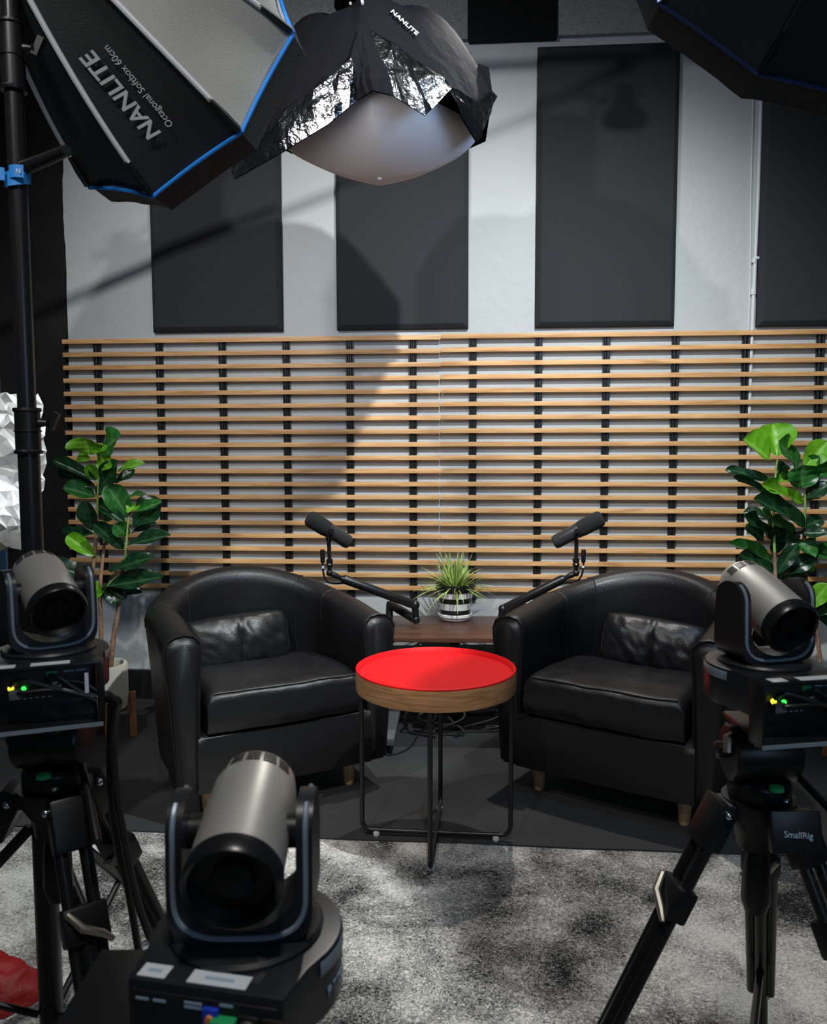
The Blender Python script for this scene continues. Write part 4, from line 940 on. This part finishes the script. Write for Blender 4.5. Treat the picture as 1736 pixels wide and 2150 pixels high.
def stand(label, x, y, ztop, arm_to, detail=True):
    t = thing('light_stand', label, 'light stand', (x, y, 0), 0, 'black light stands')
    zc1 = P(20, 120, YS).z; zc2 = P(53, 905, YS).z
    obj('upper_pole', MB().tube([(0, 0, zc2-.05), (0, 0, ztop)], .0165, 18), BLKSAT, t)
    obj('middle_pole', MB().tube([(0, 0, 0.6), (0, 0, zc2)], .0195, 18), BLKSAT, t)
    obj('lower_pole', MB().tube([(0, 0, 0.10), (0, 0, 0.68)], .0225, 18), BLKSAT, t)
    for zc, rr_, hh in ((zc1, .021, .12), (zc2, .0225, .085), (0.64, .027, .08)):
        c = obj('collar', MB().lathe([(.016, -hh/2), (rr_+.002, -hh/2), (rr_+.003, -hh/2+.005), (rr_, -hh/2+.008), (rr_, -.002), (rr_+.002, -.001), (rr_+.002, .001), (rr_, .002), (rr_, hh/2-.008), (rr_+.003, hh/2-.005), (rr_+.002, hh/2), (.016, hh/2)], 28, Matrix.Translation((0, 0, zc))), BLKPLAST, t)
        obj('knob', MB().tube([(rr_, 0, zc+.015), (rr_+.014, 0, zc+.015), (rr_+.02, 0, zc+.015)], [.009, .006, .011], 10).box((rr_+.026, 0, zc+.018), (.012, .012, .034), Matrix.Rotation(R(25), 3, 'Y')), BLKPLAST, c, bevel=0)
    for k in range(3):
        a = R(200) + k*2*pi/3; u = Vector((cos(a), sin(a), 0))
        obj('leg', MB().tube([u*.024 + Vector((0, 0, .52)), u*.52 + Vector((0, 0, .015))], .011, 10), BLKSAT, t)
        obj('brace', MB().tube([u*.024 + Vector((0, 0, .14)), u*.27 + Vector((0, 0, .27))], .007, 8), BLKSAT, t)
    if arm_to is not None:
        obj('head_mount', MB().tube([(0, 0, ztop), arm_to-Vector((x, y, 0))], .014, 12), BLKSAT, t)
    return t
st = stand('thick black light stand pole at the left edge with a blue strap', xs, YS, h1_.z-.01, h1_)
st2 = stand('black light stand carrying the dark right softbox, outside the right edge', 1.16, 1.30, h2_.z-.01, h2_)
# brace arm reaching from the pole to the softbox
za = P(40, 358, YS).z
obj('side_arm', MB().tube([(xs, YS, za), P(95, 335, 1.53), P(140, 316, 1.50)], [.013, .012, .010], 12), BLKSAT, st, world=True)
# strap
zs = P(36, 377, YS).z; sp_ = thing('cable_strap', 'sky blue hook and loop strap wrapped round the left stand pole', 'strap', (xs, YS, zs-.016))
mb = MB(); 
def strapf(u, v):
    a = 2*pi*u; return Vector((.0225*cos(a), .0225*sin(a), .004 + v*.026 + .006*sin(a+.6)))
obj('band', MB().grid(strapf, 36, 3).grid(lambda u, v: strapf(u, v)*0.93 + Vector((0, 0, .0005)), 36, 3), STRAP, sp_, fixn=False)
obj('loop_tail', MB().grid(lambda u, v: Vector((-.004 + .026*u, -.0235 - .004*sin(pi*u), .012 + v*.022)), 8, 3).grid(lambda u, v: Vector((-.030 + .020*u, -.024 - .006*sin(pi*u*.8), .006 + v*.022)), 8, 3), STRAP, sp_, fixn=False)
me = text_mesh('N', STICKER, 0.012); me.transform(Matrix.Translation((.010, -.028, .018)) @ Matrix.Rotation(pi/2, 4, 'X')); o = bpy.data.objects.new('lettering', me); COL.objects.link(o); o.parent = sp_

# ------------------------------------------------------------------ lantern softbox with skirt
LYC = 2.80; lcx = -0.125
lt = thing('lantern_softbox', 'hanging lantern softbox with black skirt, silver lining and white dome', 'softbox', (lcx, LYC, 2.127))
zt_ = 2.66; 
ring_c = Vector((P(750, 12, LYC).x, LYC, zt_))
tip = P(797, 374, LYC)
# white lower dome with gored ribs
def dome(u, q):
    a = 2*pi*u; ph = ((a+pi/2-0.02) % (pi/2)) - pi/4; g = 0.40+0.60*cos(pi/4)/cos(ph)
    r = 0.338*sin(pi/2*min(1, q))**0.85*g
    z = tip.z + (2.285-tip.z)*(1-cos(pi/2*q))**0.78
    c = tip.lerp(Vector((lcx+.01, LYC, 2.285)), q)
    return Vector((c.x + r*cos(a), c.y + r*sin(a), z))
obj('white_dome', MB().grid(dome, 72, 20), DIFFUSER, lt, world=True, angle=30)
obj('dome_tip', MB().lathe([(1e-4, -.008), (.007, -.006), (.010, .002), (.016, .012)], 14, Matrix.Translation(tip)), DIFFUSER, lt, world=True)
a_f = [-pi/2 + k*pi/4 + 0.08 for k in range(8)]
# columns of the skirt: (top px, py, Y, hem px, py, Y)
cols = [((548, 215, 2.86), (525, 300, 2.92)), ((512, 325, 2.66), (494, 377, 2.62)), ((598, 228, 2.52), (590, 323, 2.51)), ((682, 163, 2.44), (690, 262, 2.45)), ((742, 108, 2.42), (748, 214, 2.43)),
        ((757, 62, 2.46), (783, 192, 2.40)), ((775, 62, 2.46), (826, 203, 2.42)), ((836, 98, 2.48), (892, 244, 2.46)), ((892, 142, 2.52), (946, 186, 2.50)), ((944, 182, 2.57), (966, 244, 2.56)),
        ((1000, 214, 2.66), (999, 300, 2.66)), ((1031, 190, 2.82), (1029, 235, 2.84))]
T_ = [P(*c[0]) for c in cols]; Hm = [P(*c[1]) for c in cols]
# far side of the skirt
for a in (R(20), R(50), R(80), R(110), R(140), R(165)):
    T_.append(Vector((lcx+.40*cos(a), LYC+.38*sin(a), 2.43))); Hm.append(Vector((lcx+.40*cos(a), LYC+.38*sin(a), 2.29)))
nc = len(T_)
def colv(A, u):
    f = u*nc; i = int(f) % nc; k = f-int(f); return A[i].lerp(A[(i+1) % nc], k)
def hood(u, q):
    e = colv(T_, u); s = ring_c + (e-ring_c).normalized()*0.05; p = s.lerp(e, q)
    rad = Vector((p.x-ring_c.x, p.y-ring_c.y, 0)); L_ = rad.length or 1
    p = p + Vector((0, 0, 1))*(0.07+0.07*min(1, abs(e.x-ring_c.x)/.4))*sin(pi*q)*(1-.2*q) + rad/L_*0.02*sin(pi*q)
    return p + Vector((noise.noise(p*14), noise.noise(p*14+Vector((5, 0, 0))), noise.noise(p*14+Vector((0, 7, 0)))))*0.006*q
obj('black_hood', MB().grid(hood, nc*5, 14), SKIRTBLK, lt, world=True, angle=50)
rc = random.Random(5)
def strip(i0, i1, name, m, lift, crum, nu=7, nv=5, q0=-0.04, q1=1.0):
    mb = MB(); NU = (i1-i0)*nu
    cen = Vector((lcx, LYC, 2.3))
    def fn(u, v):
        f = i0 + u*(i1-i0); i = min(int(f), i1-1); k = f-i
        a = T_[i % nc].lerp(T_[(i+1) % nc], k); b = Hm[i % nc].lerp(Hm[(i+1) % nc], k)
        q = q0+(q1-q0)*v; p = a.lerp(b, q); o = Vector((p.x-cen.x, p.y-cen.y, 0)).normalized()
        p = p + o*(lift*(0.4+sin(pi*min(1, max(0, v)))))
        if 0.02 < v < 0.98: p += Vector((rc.uniform(-1, 1), rc.uniform(-1, 1), rc.uniform(-1, 1)))*crum
        return p
    mb.grid(fn, NU, nv); return obj(name, mb, m, lt, world=True, angle=12, fixn=False)
strip(0, nc, 'black_skirt', SKIRTBLK, 0.0, 0.002)
strip(1, 4, 'silver_fold', FOIL, 0.012, 0.009, nu=4, nv=4, q0=0.10)
strip(6, 11, 'silver_fold', FOIL, 0.012, 0.009, nu=4, nv=4, q0=0.02)
strip(4, 6, 'center_fold', SKIRTBLK, 0.020, 0.006, nu=5, nv=6)
# white seams on the hood
for u, q0, q1 in ((5.4/nc, 0.05, 0.75), (3.6/nc, 0.0, .35)):
    obj('seam_tape', MB().tube([hood(u, q0+(q1-q0)*k/8)+Vector((0, -.004, .004)) for k in range(9)], .0045, 6), RODW, lt, world=True)
obj('hub_ring', MB().lathe([(.05, -.012), (.075, -.012), (.075, .012), (.05, .012)], 28, Matrix.Translation(ring_c+Vector((0, 0, .02)))), BLKSAT, lt, world=True)
# logo on the hood
def hood_pick(px, py):
    best = None
    for i in range(120):
        for j in range(30):
            p = hood(i/120, j/29)
            if p.y > LYC: continue
            d_ = ((p-EYE).normalized()-ray(px, py).normalized()).length
            if best is None or d_ < best[0]: best = (d_, p)
    return best[1]
h0, h1p = hood_pick(812, 28), hood_pick(872, 80); up_ = hood_pick(850, 30)-h0
zn = (h1p-h0).cross(up_).normalized()
if zn.dot(EYE-h0) < 0: zn = -zn
me = text_mesh('NANLITE', WHITEPRINT, 0.03, bold=.0005); wdt = max(v.co.x for v in me.vertices); k_ = (h1p-h0).length/wdt
me.transform(Matrix.Translation(-lt.location) @ frame(h0+zn*.012, h1p-h0, zn.cross(h1p-h0)) @ Matrix.Diagonal((k_, k_*1.5, k_, 1)))
o = bpy.data.objects.new('lettering', me); COL.objects.link(o); o.parent = lt
# side tie on the right
obj('tie_strap', MB().grid(lambda u, v: P(1004+22*u+8*v*u, 133+55*v+8*u, 2.82-.02*u), 3, 6), SKIRTBLK, lt, world=True, fixn=False)
# lamp above the lantern and its boom
lh = thing('studio_lamp', 'black studio lamp sitting on top of the hanging lantern', 'studio lamp', ring_c+Vector((0, 0, .03)), 0, 'studio lamps behind the softboxes')
obj('housing', MB().lathe([(1e-4, 0), (.055, 0), (.060, .01), (.060, .20), (.052, .22), (1e-4, .22)], 28), BLKSAT, lh)
obj('lamp_bracket', MB().tube([(-.075, 0, .12), (-.075, 0, .27), (.075, 0, .27), (.075, 0, .12)], .009, 8), BLKSAT, lh)
obj('grip_clamp', MB().box((-.10, -.06, .02), (.03, .05, .04), Matrix.Rotation(R(30), 3, 'Z')).tube([(-.12, -.1, .0), (-.08, -.05, .02), (-.05, -.02, .05)], .007, 8).tube([(-.10, -.12, .03), (-.085, -.09, .0), (-.07, -.06, .03)], .006, 8), BLKSAT, lh, bevel=.002)
bs = ring_c+Vector((0, 0, .30))
single('boom_pole', MB().tube([bs+Vector((.25, -.02, .12)), bs, bs+Vector((-1.0, .05, -.34)), bs+Vector((-1.75, .08, -.62))], .014, 12), BLKSAT, 'black boom pole holding the lantern from the left, mostly above the frame', 'boom', bs)

# ceiling pipe with a small spotlight, whose shadow falls on the tall panel
Lk = Vector((0.66, 1.66, 3.12))
tgt = wall_mat(*WS(1312, 205)).translation
sp0 = Lk.lerp(tgt, 0.50)
pz = Lk.lerp(wall_mat(*WS(1250, 125)).translation, 0.50)
cp = single('ceiling_pipe', MB().tube([Vector((-1.5, pz.y+.10, pz.z+.0)), Vector((2.4, pz.y-.15, pz.z+.03))], 0.0125, 12), BLKSAT, 'black lighting pipe under the ceiling, above the frame', 'pipe', pz)
sl = thing('spotlight', 'small black spotlight hanging from the ceiling pipe, above the frame', 'spotlight', sp0)
obj('clamp', MB().box((0, 0, .075), (.03, .03, .05)), BLKSAT, sl, bevel=.003)
obj('lamp_yoke', MB().tube([(-.036, 0, .0), (-.036, 0, .048), (.036, 0, .048), (.036, 0, .0)], .004, 8), BLKSAT, sl)
obj('can', MB().lathe([(1e-4, .035), (.022, .033), (.026, .0), (.030, -.02), (.050, -.035), (.050, -.062), (.046, -.064), (1e-4, -.05)], 24), BLKSAT, sl)
obj('knob', MB().lathe([(1e-4, 0), (.009, 0), (.009, .018), (1e-4, .018)], 12, Matrix.Translation((-.038, 0, -.005)) @ Matrix.Rotation(-pi/2, 4, 'Y')), BLKSAT, sl)

# ------------------------------------------------------------------ left edge: crumpled sheet on a blue board, red bag
YP = 2.35
sh = thing('crumpled_sheet', 'crumpled white plastic sheet hanging behind the stand pole', 'sheet', P(20, 1160, YP))
rs_ = random.Random(9); 
def sheet(u, v):
    x = -140 + 226*u; y = 832 + 326*v - 10*sin(3*u)
    if u > .97: x += -8*v*0 + 6*sin(v*5)
    p = P(x, y, YP + 0.05*noise.noise(Vector((u*3, v*3, 1))) + rs_.uniform(-.009, .009)); return p
sg = MB().grid(sheet, 15, 20); sg.v = [p + Vector((rs_.uniform(-1, 1)*.010, rs_.uniform(-1, 1)*.004, rs_.uniform(-1, 1)*.010)) for p in sg.v]
sg.f = [t_ for i_, f_ in enumerate(sg.f) for t_ in (((f_[0], f_[1], f_[2]), (f_[0], f_[2], f_[3])) if (i_*7) % 3 else ((f_[0], f_[1], f_[3]), (f_[1], f_[2], f_[3])))]
obj('sheet_fabric', sg, PAPER, sh, world=True, angle=8, fixn=False)
obj('bulldog_clip', MB().prism([(-.014, 0), (.014, 0), (.004, .022), (-.004, .022)], -.016, .016, Matrix.Translation(P(12, 1152, YP-.03)-sh.location) @ Matrix.Rotation(R(90), 4, 'X') @ Matrix.Rotation(R(30), 4, 'Z')), SILVERMET, sh)
yb_ = 2.45; b0 = P(11, 1250, yb_)
single('backdrop_board', MB().box((b0.x-.32, yb_+.02, P(0, 930, yb_).z), (.64, .015, P(0, 620, yb_).z-P(0, 1245, yb_).z)).box((b0.x-.55, yb_+.02, .32), (.03, .03, .66)).box((b0.x-.10, yb_+.02, .32), (.03, .03, .66)), BLUEBOARD, 'dark blue backdrop board behind the white crumpled sheet', 'board', Vector((b0.x-.32, yb_+.02, 0)), bevel=.003)
rb = FL(30, 2130); 
def bagf(u, v):
    a = 2*pi*u; h = v; r = (1-0.55*h**1.6)*(0.9+0.12*noise.noise(Vector((cos(a)*2, sin(a)*2, h*3)))) if v < 1 else 0.02
    return Vector((rb.x-.12 + .18*r*cos(a), rb.y+.06 + .10*r*sin(a), .002 + (.085)*h + .02*noise.noise(Vector((cos(a)*3, sin(a)*3, h*4)))*h))
bg = thing('red_bag', 'red nylon bag on the floor at the bottom left corner', 'bag', Vector((rb.x-.12, rb.y+.06, 0)))
obj('bag_body', MB().grid(bagf, 28, 12), REDBAG, bg, world=True, angle=60)
obj('bag_handle', MB().tube([Vector((rb.x-.18, rb.y+.02, .05)), Vector((rb.x-.16, rb.y+.01, .10)), Vector((rb.x-.08, rb.y+.01, .10)), Vector((rb.x-.06, rb.y+.02, .05))], .007, 8), REDBAG, bg, world=True)
